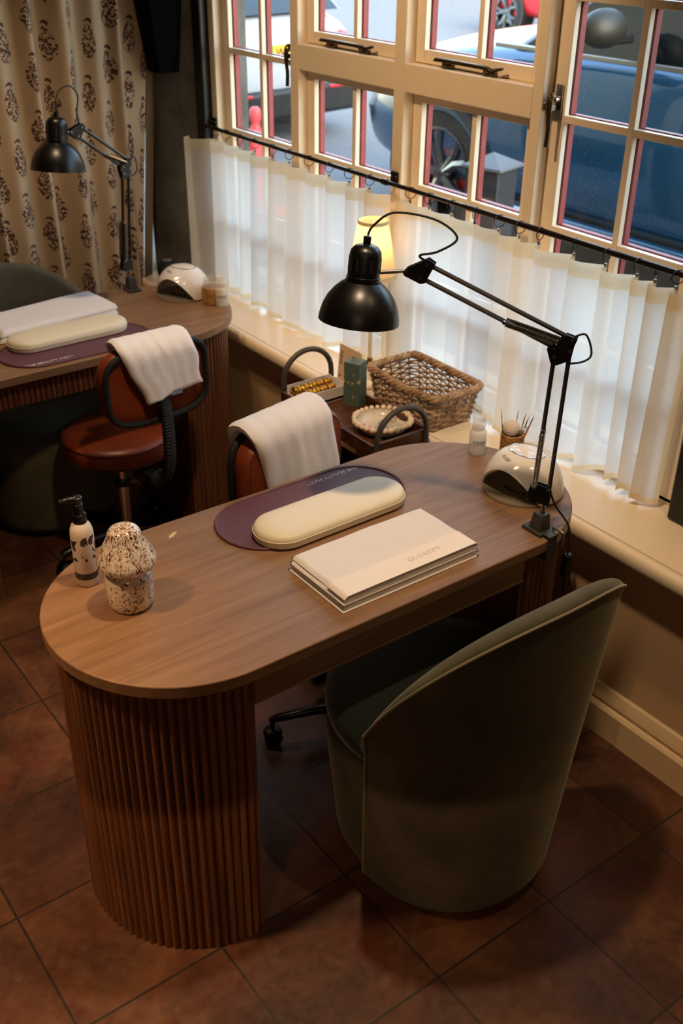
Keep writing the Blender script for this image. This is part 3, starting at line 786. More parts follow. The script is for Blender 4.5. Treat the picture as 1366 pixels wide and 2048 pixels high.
cuA=cushion('long cream arm cushion on the front desk mat',(1.204,1.655,DT+.0046),.012)
cuB=dup(cuA,(1.178,3.050,DT+.0046),.02,'long cream arm cushion on the back desk mat')
# ------------------------------------------------------------------ clamp desk lamps
def arm_lamp(label,base,elbow,pivot,rim,captop,cable,face,cord=True):
    t=thing('clamp_desk_lamp',label,'lamp',base)
    B=Vector(base); E=Vector(elbow)-B; Pv=Vector(pivot)-B; Rm=Vector(rim)-B; Cp=Vector(captop)-B
    dh=Vector((Pv.x,Pv.y,0)).normalized(); nn=dh.cross(Vector((0,0,1)))
    f=face; Mz=Matrix.Rotation(f,3,'Z')   # clamp faces the desk edge along local -y
    m=MB(); m.box(-.023,.023,-.022,.036,.0005,.009,Mz); m.add([Mz@Vector(p) for p in [(-.016,-.014,.009),(.016,-.014,.009),(.016,.022,.009),(-.016,.022,.009),(-.0125,-.012,.048),(.0125,-.012,.048),(.0125,.015,.048),(-.0125,.015,.048)]],[(0,3,2,1),(4,5,6,7),(0,1,5,4),(1,2,6,5),(2,3,7,6),(3,0,4,7)])
    m.box(-.014,.014,-.040,-.026,-.055,.008,Mz); m.box(-.014,.014,-.03,.020,-.056,-.044,Mz); m.box(-.014,.014,-.042,-.018,.002,.009,Mz)
    cl=m.build('clamp',MT['grayp'],t,bevel=.0015)
    m=MB(); m.tube([Mz@Vector(p) for p in [(.004,-.006,-.100),(.004,-.006,-.0435)]],.003,8); m.lathe([(.0001,-.040),(.010,-.040),(.010,-.031),(.0001,-.030)],14,Mz@Vector((.004,-.006,0)),caps=False); m.tube(spline([Mz@Vector(p) for p in [(.018,-.020,.014),(.020,-.045,.012),(.020,-.050,.004),(.020,-.050,-.02)]],5),.0035,8); m.build('clamp_screw',MT['steel'],cl)
    foot=Vector((0,0,.052)); 
    MB().tube([foot-Vector((0,0,.03)),foot+Vector((0,0,.022))],.006,10).build('spigot',MT['steel'],t)
    bt=foot+Vector((0,0,.020))
    # base bracket plates
    q=(E-bt).normalized(); o=nn.cross(q).normalized()
    if o.dot(dh)<0: o=-o
    def plates(pts,name,gap=.011,th=.0016):
        m=MB()
        for s_ in (-1,1):
            vs=[p+nn*(s_*gap/2) for p in pts]+[p+nn*(s_*(gap/2+th)) for p in pts]; k=len(pts)
            m.add(vs,[tuple(range(k)),tuple(range(k,2*k))[::-1]]+[(i,(i+1)%k,k+(i+1)%k,k+i) for i in range(k)])
        return m.build(name,MT['black'],t,smooth=0)
    up=Vector((0,0,1))
    a0=bt+up*.040-dh*.006; b0=bt+up*.040+dh*.024
    bb=plates([bt-dh*.012,bt+dh*.030+up*.004,bt+dh*.038+up*.020,bt+dh*.030+up*.052,bt-dh*.006+up*.044,bt-dh*.014+up*.03],'base_bracket')
    e1=E-dh*.0; e2=E+dh*.030
    m=MB(); m.tube([a0-dh*.002,e1],.0052,6); m.tube([b0,e2+up*-.012],.0052,6); la=m.build('lower_arm',MT['black'],t,smooth=30)
    p1=Pv+up*.016; p2=Pv-up*.016
    u=(p1-E).normalized(); w=nn.cross(u).normalized(); w = w if w.z>0 else -w
    ea=E+w*.022+u*.008; eb=E-w*.012+u*.03
    eb2=Pv-dh*-.000-w*.0; 
    pa=Pv+w*.018; pb=Pv-w*.014
    m=MB(); m.tube([ea,pa],.0052,6); m.tube([eb,pb],.0052,6); ua=m.build('upper_arm',MT['black'],t,smooth=30)
    eb_=plates([e1-up*.02-dh*.004,e1+up*.012-dh*.008,e1+w*.030+u*.0,ea+u*.016+w*.004,eb+u*.012-w*.008,e2-up*.030+dh*.006,e2-up*.034-dh*.006],'elbow_bracket',.012)
    hb=plates([pa+w*.010-u*.014,pa+w*.012+u*.004,Pv+u*.034-w*.010,Pv+u*.036-w*.022,Pv+u*.030-w*.026,pb-w*.010-u*.006,pb-w*.004-u*.014],'head_bracket',.012)
    # springs: thin coils between anchor points
    def coil(a,b,r,turns):
        ax=(b-a); l=ax.length; ax=ax.normalized(); s1=ax.orthogonal().normalized(); s2=ax.cross(s1); n=turns*8
        return [a+ax*(l*i/n)+(s1*cos(2*PI*i/8)+s2*sin(2*PI*i/8))*r for i in range(n+1)]
    m=MB()
    for s_ in (-1,1):
        m=MB(); sa=b0+nn*(s_*.012)+up*.004; sb=b0.lerp(e2,.42)+nn*(s_*.012); m.tube(coil(sa,sb,.0050,44),.0013,4); m.build('spring',MT['steel'],t); m=MB()
        sa=eb+nn*(s_*.012)+w*.016; sb=eb.lerp(pb,.36)+nn*(s_*.012); m.tube(coil(sa,sb,.0050,38),.0013,4); m.build('spring',MT['steel'],t)
    for p in (a0,b0,b0.lerp(e2,.43),e1,e2-up*.014,ea,eb,eb.lerp(pb,.37),pa,pb,Pv+u*.031-w*.017,bt+dh*.012+up*.004):
        MB().tube([p-nn*.011,p+nn*.011],.0038,8).build('rivet',MT['steel'],t)
    # head: shade, cap with slots, swivel
    ax=(Cp-Rm).normalized(); Q=ax.to_track_quat('Z','Y').to_matrix(); H=(Cp-Rm).length
    R=.0855
    m=MB(); prof=[(R-.0012,.0),(R,.0002),(R*.985,.012),(R*.93,.031),(R*.83,.050),(R*.69,.066),(R*.54,.078),(R*.435,.084),(R*.43,.083),(R*.53,.0765),(R*.68,.0645),(R*.82,.0485),(R*.918,.030),(R*.973,.012)]
    m.lathe(prof+[prof[0]],56,Rm,Q,caps=False); sh=m.build('lamp_shade',MT['black'],t,smooth=50)
    rc=.0345
    m=MB(); m.lathe([(rc,.080),(rc+.001,.082),(rc+.001,.094),(rc-.001,.095),(rc-.001,.135),(rc-.003,.146),(rc-.010,.155),(rc-.019,.159),(.0001,.160)],40,Rm,Q,caps=False); cp=m.build('lamp_cap',MT['black'],sh,smooth=40)
    m=MB()
    for k in range(14):
        a=2*PI*k/14; c_=Q@Vector(((rc-.0009)*cos(a),(rc-.0009)*sin(a),.120))
        d=(Q@Vector((cos(a),sin(a),0))); tn=ax.cross(d)
        pts=[c_+tn*x+ax*z+d*y for x,z,y in ((-.002,-.014,0),(.002,-.014,0),(.002,.014,0),(-.002,.014,0))]
        vs=[Rm+p for p in pts]+[Rm+p+d*.0006 for p in pts]
        m.add(vs,[(0,1,2,3),(7,6,5,4),(0,4,5,1),(1,5,6,2),(2,6,7,3),(3,7,4,0)])
    m.build('vent_slots',simple('vent_shadow_black','050505',.9),cp,smooth=0)
    m=MB(); m.lathe([(.008,.158),(.0085,.174),(.006,.176)],12,Rm,Q); m.build('cable_gland',MT['blackp'],cp)
    m=MB(); m.lathe([(.0001,.012),(.024,.022),(.030,.045),(.022,.066),(.015,.078)],20,Rm,Q,caps=False); m.build('bulb',simple('unlit_opal_bulb','e8e2d6',.3),sh)
    sw=Rm+ax*.100; tip=Pv+u*.030-w*.016
    dd=(tip-sw).normalized(); MB().tube([sw+dd*rc*.9,tip],.0042,10).build('swivel_pin',MT['steel'],t)
    m=MB(); m.tube(spline([Cp+ax*.0]+[Vector(c)-B for c in cable]+[pa+w*.004],10),.0024,8); m.build('cable',MT['blackrub'],t); m=MB()
    m.tube(spline([ea+w*.006,ea+w*.022-u*.018,e1-u*.040+w*.016,e1-u*.036-w*.006,e1-up*.03],8),.0022,8)
    m.build('cable',MT['blackrub'],t)
    if cord:
        m=MB(); m.tube(spline([bt+up*.03-dh*.012,Mz@Vector((.030,-.01,.06)),Mz@Vector((.048,-.036,.02)),Mz@Vector((.046,-.048,-.01)),Mz@Vector((.044,-.05,-.05))],8),.0024,8)
        m.tube(spline([Mz@Vector((.044,-.05,-.11)),Mz@Vector((.046,-.048,-.2)),Mz@Vector((.03,-.045,-.35)),Mz@Vector((.01,-.03,-.6)),Mz@Vector((.06,.04,-.744))],8),.0024,8)
        co=m.build('power_cord',MT['blackrub'],t)
        MB().box(.034,.054,-.060,-.042,-.11,-.05,Mz).build('inline_switch',MT['blackp'],co,bevel=.003)
    return t
arm_lamp('black spring arm lamp clamped to front desk edge, reaching toward table lamp',(1.553,1.335,DT),(1.560,1.322,1.186),(1.372,1.570,1.318),(1.273,1.655,1.208),(1.296,1.660,1.384),
  [(1.303,1.650,1.405),(1.325,1.612,1.435),(1.375,1.545,1.428),(1.405,1.512,1.395),(1.382,1.540,1.365),(1.362,1.573,1.352)],0)
arm_lamp('black spring arm lamp on back desk before the printed curtain',(1.558,3.372,DT),(1.597,3.389,1.170),(1.400,3.318,1.318),(1.300,3.272,1.218),(1.322,3.286,1.394),
  [(1.326,3.287,1.425),(1.345,3.294,1.452),(1.385,3.306,1.458),(1.412,3.318,1.425),(1.402,3.318,1.37)],PI,cord=False)
# ------------------------------------------------------------------ nail curing lamps
def led(label,loc,rz,cord=None):
    t=thing('nail_curing_lamp',label,'nail lamp',loc,rz)
    a,b,h=.092,.100,.101
    def e0(th):
        d=abs((th-PI+PI)%(2*PI)-PI); return .80*max(0,cos(d/1.0*PI/2))**.85 if d<1.0 else 0.0
    def dome(k,z0):
        def fn(u,v):
            th=2*PI*u; el=e0(th)+(PI/2-e0(th))*v
            d=abs((th-PI+PI)%(2*PI)-PI); ext=1+.16*math.exp(-(d/.55)**2)*(1-v)
            c=max(cos(el),0)**.78; s=sin(el)**1.05
            return (a*k*c*cos(th)*ext,b*k*c*sin(th),z0+h*k*s)
        return fn
    m=MB(); m.grid(dome(1,.006),96,24,cu=True); m.grid(dome(.955,.006),96,24,cu=True)
    k=96; n=96*25
    m.f+=[(i,(i+1)%96,n+(i+1)%96,n+i) for i in range(96)]
    m.build('shell',MT['whiteg'],t,smooth=60)
    m=MB(); P=[(a*.95*cos(2*PI*i/64)*(1.10 if cos(2*PI*i/64)<-.5 else 1),b*.95*sin(2*PI*i/64)) for i in range(64)]
    m.prism(P,.0006,.006); m.build('base_plate',MT['mirror'],t,smooth=30)
    m=MB(); m.grid(lambda u,v:(a*.92*cos(2*PI*u)*max(cos(PI/2*v*.999),0)**.78*.97,b*.92*sin(2*PI*u)*max(cos(PI/2*v*.999),0)**.78*.97,.007+h*.9*sin(PI/2*v)),40,12,cu=True)
    bm2=MB(); 
    for i in range(5): 
        th=PI+(-.5+.25*i); bm2.ball((a*.4*cos(th),b*.55*sin(th),.0075),.0045,8)
    bm2.build('led_beads',MT['blackp'],t)
    zt=.006+h*.93
    m=MB(); m.tube([(.036*cos(2*PI*i/48)+.004,.046*sin(2*PI*i/48),.006+h*max(0,1-((.036*cos(2*PI*i/48)+.004)/a)**2-(.046*sin(2*PI*i/48)/b)**2)**.42+.0015) for i in range(48)],.0019,8,closed=True); m.build('chrome_ring',MT['chrome'],t)
    so=text('shell_lettering','GLOSSIFY',.0095,MT['printg'],t,(0,0,0),(0,0,0),.0003); D=dome(1.0,.006)
    for v in so.data.vertices:
        x,y,d=v.co; th=PI-.30+x/.070; el=1.06+y/.085; ee=e0(th); p=Vector(D(th/(2*PI),(el-ee)/(PI/2-ee))); n=Vector((p.x/a**2,p.y/b**2,p.z/h**2)).normalized(); v.co=p+n*(.0007+d)
    if cord: MB().tube(spline(cord,8),.0022,8).build('power_cord',MT['blackrub'],t)
    return t
ledA=led('white domed nail curing lamp on the front desk behind black arm lamp',(1.661,1.500,DT),.14,[(.088,.0,.012),(.100,.004,.014),(.118,.0,.006),(.135,-.02,-.02),(.14,-.05,-.12),(.13,-.09,-.3)])
ledB=led('white domed nail curing lamp on the back desk near small speaker',(1.690,3.222,DT),.42)
# ------------------------------------------------------------------ bottles and small things on the desks
def cyl_text(name,body,size,mat,par,r,z,ang,rotated=False):
    o=text(name,body,size,mat,par,(0,0,z),(0,0,ang),.0002)
    for v in o.data.vertices:
        x,y,d=v.co
        if rotated: x,y=y,-x
        a=x/r-PI/2; rr=r+.0003+d; v.co=(rr*cos(a),rr*sin(a),y)
    return o
def pump_bottle(label,loc,ang):
    t=thing('pump_bottle',label,'bottle',loc)
    m=MB(); m.lathe([(.0001,.0005),(.0205,.0005),(.0225,.003),(.0225,.058),(.021,.064),(.0165,.068),(.0165,.074),(.015,.074),(.015,.068),(.0195,.0625),(.021,.057),(.021,.004),(.0001,.003)],32,caps=False); m.build('bottle_body',MT['clear'],t,smooth=40)
    m=MB(); m.lathe([(.0001,.0032),(.0206,.0032),(.0206,.036),(.0001,.036)],28,caps=False); m.build('liquid',MT['liquid'],t)
    m=MB(); m.lathe([(.0165,.072),(.0172,.074),(.0172,.088),(.0155,.091),(.0165,.096),(.0165,.104),(.015,.106),(.008,.103),(.0001,.102)],28,caps=False); m.build('push_top',MT['clear'],t,smooth=40)
    cyl_text('bottle_lettering','navy',.020,MT['printd'],t,.0228,.040,ang)
    return t
pbA=pump_bottle('small clear pump bottle on the front desk next to nail lamp',(1.700,1.703,DT),-.55)
pbB=dup(pbA,(1.740,3.040,DT),0,'small clear pump bottle on the back desk before straw jar')
# hand soap
t=thing('soap_dispenser','pearl white soap bottle with leaf print and black pump','bottle',(.645,1.738,DT))
m=MB(); m.lathe([(.0001,.0006),(.0215,.0006),(.0235,.003),(.0235,.118),(.0225,.128),(.019,.138),(.014,.144),(.012,.146)],36,caps=False); m.build('bottle_body',MT['soap'],t,smooth=50)
m=MB(); m.lathe([(.0135,.143),(.0145,.145),(.0145,.161),(.0135,.163),(.0105,.164),(.0095,.172),(.0095,.185),(.0075,.187),(.0075,.192)],24)
m.tube(spline([(.006,.004,.1965),(-.006,-.0,.1975),(-.022,.004,.198),(-.034,.008,.1965)],6),[.0085]*7+[.0075]*6+[.0055]*6,10,flat=.7); m.lathe([(.008,.190),(.0095,.193),(.0095,.200),(.007,.202)],16); m.build('pump',MT['blackp'],t,smooth=40)
# mushroom lamp
t=thing('mushroom_lamp','speckled white and brown glass mushroom lamp on the front desk','lamp',(.683,1.616,DT),.3)
m=MB(); m.lathe([(.0001,.0006),(.036,.0006),(.043,.004),(.0458,.012),(.0468,.03),(.0468,.064),(.0455,.074),(.041,.081),(.036,.0845),(.034,.088)],48,caps=False); m.build('glass_base',MT['speckbase'],t,smooth=60)
m=MB(); m.lathe([(q[0],.0865+(q[1]-.077)*.90) for q in [(.033,.077),(.043,.079),(.052,.084),(.0572,.091),(.0590,.098),(.0578,.105),(.0535,.116),(.0465,.131),(.0395,.146),(.0345,.157),(.0335,.160),(.0318,.168),(.0275,.175),(.020,.1795),(.010,.1815),(.0001,.182)]],48,caps=False); m.build('glass_cap',MT['speckcap'],t,smooth=45)
m=MB(); m.lathe([(.033,.083),(.0345,.0865),(.033,.089)],32); m.build('neck_seam',MT['speckbase'],t)
# straw pen pot with tools
PX,PY=1.746,1.628
t=thing('straw_tool_pot','woven straw pot holding nail tools behind front nail lamp','pot',(PX,PY,DT))
m=MB()
for k in range(14):
    z=.004+k*.0052; m.tube([((.0265+.0012*(1 if (i+k)%2 else -1))*cos(2*PI*i/40),(.0265+.0012*(1 if (i+k)%2 else -1))*sin(2*PI*i/40),z) for i in range(40)],.0028,6,closed=True)
m.lathe([(.0001,.0006),(.026,.0006),(.026,.003),(.0001,.003)],24,caps=False); m.build('woven_wall',MT['straw'],t)
def tool(name,label,cat,x0,y0,dx,dy,L,parts):
    t=thing(name,label,cat,(PX+x0,PY+y0,DT+.012)); d=Vector((dx,dy,1)).normalized(); z=0
    for nm,mt,l,r0,r1 in parts:
        MB().tube([d*z,d*(z+l*.5),d*(z+l)],[r0,(r0+r1)/2,r1],10).build(nm,MT[mt] if isinstance(mt,str) else mt,t); z+=l
    return t
orng=simple('orange_tool_handle','d98a5e',.4); blue=simple('sky_blue_tool_handle','7db4c8',.35); grey=simple('grey_bristle','6a625c',.8); tan=simple('tan_bristle','8a5a3a',.8); darkb=simple('dark_bristle','34291f',.8)
tool('nail_art_brush','slender dark tipped brush leaning left in the straw pot','brush',-.012,.010,-.12,.10,.1,[('handle','blackp',.085,.0016,.0013),('ferrule','steel',.02,.0012,.001),('bristles',darkb,.02,.001,.0004)])
tool('dotting_tool','blue handled dotting tool standing in the straw pot','nail tool',.006,.006,.08,-.02,.1,[('handle',blue,.085,.0028,.0022),('metal_tip','steel',.012,.0014,.001),('point',tan,.022,.001,.0006)])
tool('nail_art_brush','pale handled brush between blue tool and orange brush','brush',.010,.0,.16,-.10,.1,[('handle',simple('peach_tool_handle','d6a98a',.5),.085,.0024,.002),('ferrule','brass',.014,.0016,.0014),('bristles',tan,.016,.0014,.0004)])
tool('nail_art_brush','orange handled brush leaning furthest right in the straw pot','brush',.012,-.006,.30,-.17,.1,[('handle',orng,.08,.0030,.0024),('ferrule','steel',.014,.0018,.0016),('bristles',darkb,.018,.0016,.0004)])
tool('nail_art_brush','second orange handled brush just left of the rightmost brush','brush',.014,-.002,.24,-.10,.1,[('handle',orng,.074,.0030,.0024),('ferrule','brass',.014,.0018,.0016),('bristles',tan,.016,.0016,.0004)])
t=thing('nail_clippers','chrome nail clippers standing upright in the straw pot','nail tool',(PX+.012,PY-.017,DT+.012),.4)
MB().box(-.005,.005,-.0012,.0012,0,.078).build('blade',MT['chrome'],t,bevel=.0006); m=MB(); m.tube([(0,-.003,.072),(.018,-.006,.074),(.034,-.008,.073)],.0022,8); m.build('lever',MT['chrome'],t)
t=thing('powder_puff','round cream fluffy brush head resting in the straw pot','brush',(PX-.010,PY-.002,DT+.074))
m=MB(); m.ball((0,0,.018),.0215,24,(1,1,.95)); m.build('brush_head',towel('soft_cream_bristle','ecdcca'),t); MB().tube([(0,0,.0),(.001,0,-.058)],.004,10).build('handle',MT['blackp'],t)
# straw jar on the back desk
t=thing('straw_glass_jar','glass jar in a straw sleeve on the back desk','jar',(1.730,3.088,DT))
m=MB(); m.lathe([(.0001,.0006),(.030,.0006),(.0315,.003),(.0315,.074),(.029,.080),(.030,.088),(.0285,.088),(.0275,.08),(.030,.073),(.030,.004),(.0001,.003)],32,caps=False); m.build('glass',MT['glassj'],t,smooth=40)
m=MB()
for k in range(11): m.tube([((.0335+.001*(1 if (i+k)%2 else -1))*cos(2*PI*i/36),(.0335+.001*(1 if (i+k)%2 else -1))*sin(2*PI*i/36),.004+k*.0052) for i in range(36)],.0028,6,closed=True)
m.build('straw_sleeve',MT['straw'],t)
# ------------------------------------------------------------------ trolley and what stands on it
TX0,TX1,TY0,TY1=1.618,1.824,2.030,2.490
t=thing('trolley','dark wood trolley with grey loop handles beside the sill','trolley',((TX0+TX1)/2,(TY0+TY1)/2,0))
hx,hy=(TX1-TX0)/2,(TY1-TY0)/2
def tray(nm,z):
    m=MB(); m.box(-hx,hx,-hy,hy,z-.014,z); o=m.build(nm,MT['walnut'],t,bevel=.001)
    m=MB(); w=.009
    m.box(-hx,hx,-hy,-hy+w,z-.002,z+.026); m.box(-hx,hx,hy-w,hy,z-.002,z+.026); m.box(-hx,-hx+w,-hy+w,hy-w,z-.002,z+.026); m.box(hx-w,hx,-hy+w,hy-w,z-.002,z+.026); m.build('tray_rim',MT['walnut'],o,bevel=.001)
    return o
tray('top_tray',.630); tray('lower_shelf',.400)
for s_,zt in ((-1,.748),(1,.770)):
    a=hx-.012; P=[(-a,s_*(hy+.004),.60),(-a,s_*(hy+.004),zt-a*.95)]+[(-a*cos(PI*i/14),s_*(hy+.004),zt-a*.95+a*.95*sin(PI*i/14)) for i in range(15)][1:-1]+[(a,s_*(hy+.004),zt-a*.95),(a,s_*(hy+.004),.60)]
    MB().tube(P,.0085,12).build('loop_handle',MT['handle'],t)
    for x in (-a,a):
        m=MB(); m.tube([(x,s_*(hy+.004),.05),(x,s_*(hy+.004),.60)],.0075,10); lg=m.build('leg',MT['trolley'],t)
        m=MB(); m.lathe([(.0001,-.009),(.022,-.009),(.0248,-.004),(.0248,.004),(.022,.009),(.0001,.009)],18,(x,s_*(hy+.004),.025),Matrix.Rotation(PI/2,3,'Y'),caps=False); m.build('castor',MT['blackp'],lg)
# white box with rows of gold jars
t=thing('card_box','open white card box of gold jars on the trolley','box',(1.714,2.431,.630))
bx,by,bh,w=.082,.047,.044,.002
m=MB(); m.box(-bx,bx,-by,by,.0006,.012); m.box(-bx,bx,by-w,by,.012,bh+.004); m.box(-bx,bx,-by,-by+w,.003,bh); m.box(bx-w,bx,-by+w,by-w,.003,bh); m.box(-bx,-bx+w,-by+w,by-w,.003,bh*.55); m.build('box_walls',MT['cartonw'],t,bevel=.0004)
Mx=Matrix.Rotation(-PI/2,3,'Y')
def gold_jar(label,loc):
    t=thing('gold_jar',label,'jar',loc,0,'gold jars in the white box')
    m=MB(); m.lathe([(.0001,-.013),(.0165,-.013),(.0172,-.011),(.0172,.004),(.016,.006)],24,M=Mx); m.build('jar_body',MT['gold'],t,smooth=40)
    m=MB(); m.lathe([(.0176,.0045),(.0176,.0105),(.0165,.012),(.014,.012),(.0135,.0105),(.0001,.0105)],24,M=Mx,caps=False); m.build('lid',MT['goldlid'],t,smooth=40)
    return t
ordn=['first','second','third','fourth','fifth','sixth']
j0=None
for row,(y,n,x0) in enumerate(((2.4555,5,1.652),(2.4115,5,1.664))):
    for k in range(n):
        if row and k>3: continue
        lab='gold jar, %s from the near end of the %s row in white box'%(ordn[k],('back','front')[row])
        loc=(x0+k*.0285,y,.630+.0035+.0178+.009)
        if j0 is None: j0=gold_jar(lab,loc)
        else: dup(j0,loc,None,lab)
# upright card
t=thing('display_card','blush card with dark lettering leaning behind the gold jars','card',(1.807,2.404,.6305),0)
t.rotation_euler=(0,.10,0)
MB().box(-.0008,.0008,-.055,.055,0,.150).build('card_sheet',MT['card'],t)
text('card_lettering','navy',.026,MT['printd'],t,(-.0010,.040,.108),(PI/2,PI/2,-PI/2),.0002)
text('card_symbol','a',.024,MT['printd'],t,(-.0010,.040,.050),(PI/2,PI/2,-PI/2),.0002)
m=MB()
for z,a_,b_ in ((.098,-.030,.018),(.090,-.028,.010),(.084,-.028,.014)): m.box(-.0011,-.0008,a_,b_,z,z+.0022)
m.build('small_print',simple('faint_print','b3987c',.7),t)
# green carton
t=thing('gift_carton','tall sage green carton with speckled gold print and loop','box',(1.787,2.334,.630),.42)
MB().box(-.024,.024,-.027,.027,.0006,.140).build('carton_body',MT['green'],t,bevel=.0008)
MB().box(-.0245,.0245,-.0275,.0275,.1395,.1408).build('carton_top',MT['greenp'],t,bevel=.0005)
MB().tube([(0,-.012+.012*(1-cos(PI*i/10)),.141+.011*sin(PI*i/10)) for i in range(11)],.0052,8,flat=.2).build('ribbon_loop',MT['cartonw'],t)
# beaded dish and contents
DX,DY,DZ=1.747,2.148,.630
t=thing('beaded_dish','cream round dish with beaded rim on the trolley','dish',(DX,DY,DZ))
m=MB(); m.lathe([(.0001,.0006),(.058,.0006),(.068,.004),(.078,.014),(.083,.026),(.081,.027),(.075,.016),(.066,.0075),(.056,.005),(.0001,.005)],56,caps=False); m.build('bowl',MT['ceramicin'],t,smooth=60)
m=MB(); rb=random.Random(4)
for k in range(29):
    a=2*PI*k/29; r=rb.choice([.0078,.0072,.0100,.0084]); m.ball((.0835*cos(a),.0835*sin(a),.030),r,12)
m.build('bead_rim',MT['bead'],t)
tips=[('pink',-.045,.040,'e0889a',.3,'furthest up'),('coral',-.040,.010,'ee6468',.6,'centre left'),('peach',-.046,-.004,'efa894',.5,'beside the coral tip'),('yellow',-.030,-.022,'cdb436',.5,'left'),('salmon',-.024,-.034,'eda58a',.4,'below yellow tip'),('red',.002,-.046,'c01d2e',.9,'near the rim')]
for nm,x,y,c,rz,_ in tips:
    m=MB(); m.grid(lambda u,v:(.013*(2*u-1),.0058*(2*v-1)*math.sqrt(max(0,1-(2*u-1)**4)),.0045*math.sqrt(max(0,1-(2*v-1)**2))+.0008),14,10)
    o=m.build('nail_tip',simple(nm+'_nail_lacquer',c,.2,coat=.6),None); o.location=(DX+x,DY+y,DZ+.0055); o.rotation_euler=(0,0,rz)
    tag(o,nm+' false nail tip lying in the beaded dish','nail tip','false nail tips in the beaded dish')
for k in range(5):
    t=thing('sample_stick','','sample stick',(DX+.004,DY-.004+.006*k-.008,DZ+.0065+.0022*k),-.45+.22*k,'clear sample sticks in the beaded dish')
    t['label']='clear flat sample stick fanned in the beaded dish, %s from the front'%ordn[k]
    MB().box(-.030,.050,-.004,.004,0,.0012).build('stick',MT['packet'],t,bevel=.0004)
    m=MB()
    for i in range(6): m.box(-.018+.005*i,-.0155+.005*i,-.0026,.0026,.0012,.0015)
    m.build('print_marks',MT['printd'],t)
m=MB(); m.tube([(.016*cos(2*PI*i/30),.012*sin(2*PI*i/30),.0035) for i in range(30)],.0011,6,closed=True); o=m.build('gold_ring',MT['brass'],None); o.location=(DX+.047,DY+.018,DZ+.0060); tag(o,'thin gold ring lying on the right side of beaded dish','ring')
# bottles on the lower shelf
b0=None
for k,(x,y) in enumerate(((1.690,2.075),(1.722,2.095),(1.755,2.070),(1.700,2.130))):
    lab='small white nail polish bottle on the lower shelf, %s from left'%ordn[k]
    if b0 is None:
        b0=t=thing('polish_bottle',lab,'bottle',(x,y,.400),0,'polish bottles on the trolley shelf')
        MB().lathe([(.0001,.0006),(.012,.0006),(.013,.003),(.013,.036),(.007,.042)],20).build('bottle_body',MT['whiteg'],t,smooth=40); MB().lathe([(.0075,.042),(.0085,.044),(.0075,.078),(.0001,.079)],16,caps=False).build('cap',MT['blackp'],t,smooth=40)
    else: dup(b0,(x,y,.400),None,lab)
# ------------------------------------------------------------------ basket on the sill
BX,BY=1.951,2.207
t=thing('wicker_basket','rectangular grey brown wicker basket on the window sill','basket',(BX,BY,.6105))
def rr_ring(z,n=168,off=0,ph=0):
    f=z/.122; w=.172+.020*f; d=.268+.052*f; r=.022
    P=rrect(w,d,r,6); out=[]
    L=[0]; 
    for i in range(len(P)): a,b=P[i],P[(i+1)%len(P)]; L.append(L[-1]+math.hypot(b[0]-a[0],b[1]-a[1]))
    T=L[-1]; j=0
    for i in range(n):
        s=T*i/n
        while L[j+1]<s: j+=1
        a,b=P[j],P[(j+1)%len(P)]; q=(s-L[j])/(L[j+1]-L[j]); x=a[0]+(b[0]-a[0])*q; y=a[1]+(b[1]-a[1])*q
        tx,ty=b[0]-a[0],b[1]-a[1]; l=math.hypot(tx,ty); nx,ny=ty/l,-tx/l
        o=off(i) if callable(off) else off
        out.append((x+nx*o,y+ny*o,z))
    return out
rb=random.Random(9)
NSK=26
m=MB()
for k in range(12):
    z=.008+k*.0088; jit=[rb.uniform(-.0012,.0012) for _ in range(168)]
    P=rr_ring(z,168,lambda i:.0034*cos(PI*NSK*i/168+PI*k))
    P=[(x,y,zz+jit[i]+.001*sin(i*.21+k)) for i,(x,y,zz) in enumerate(P)]
    m.tube(P,[.0031+.0004*sin(i*.3+k*2) for i in range(168)],6,closed=True)
m.build('woven_wall',MT['wicker'],t)
m=MB()
for i in range(NSK):
    lo=rr_ring(.002,NSK)[i]; hi=rr_ring(.118,NSK)[i]; m.tube([lo,hi],.0030,6)
m.build('stakes',MT['wicker'],t)
m=MB()
for s_ in range(4):
    P=rr_ring(.115,200,lambda i:.0068*cos(2*PI*11*i/200+s_*PI/2))
    P=[(x,y,z+.0068*sin(2*PI*11*i/200+s_*PI/2)-.008*max(0,-x/.1)*max(0,1-(y/.11)**2)) for i,(x,y,z) in enumerate(P)]
    m.tube(P,.0056,8,closed=True)
m.build('plaited_rim',MT['wicker'],t)
m=MB(); m.prism(rrect(.166,.262,.022,6),.0008,.006); m.build('basket_floor',MT['wicker'],t)
for k,(x,y,rz,lab) in enumerate(((-.035,.02,.3,'clear packet nearest the room side inside the wicker basket'),(.005,.035,-.35,'clear packet in the middle of the wicker basket'),(.03,-.02,.8,'clear packet nearest the window inside the wicker basket'))):
    t=thing('clear_packet',lab,'packet',(BX+x,BY+y,.6185+.012*k),rz,'clear packets in the wicker basket')
    MB().box(-.028,.028,-.055,.055,0,.008).build('packet_film',MT['packet'],t,bevel=.003)
    MB().box(-.018,.018,-.045,.045,.002,.006).build('contents',simple('grey_file','8b7f74',.6),t)
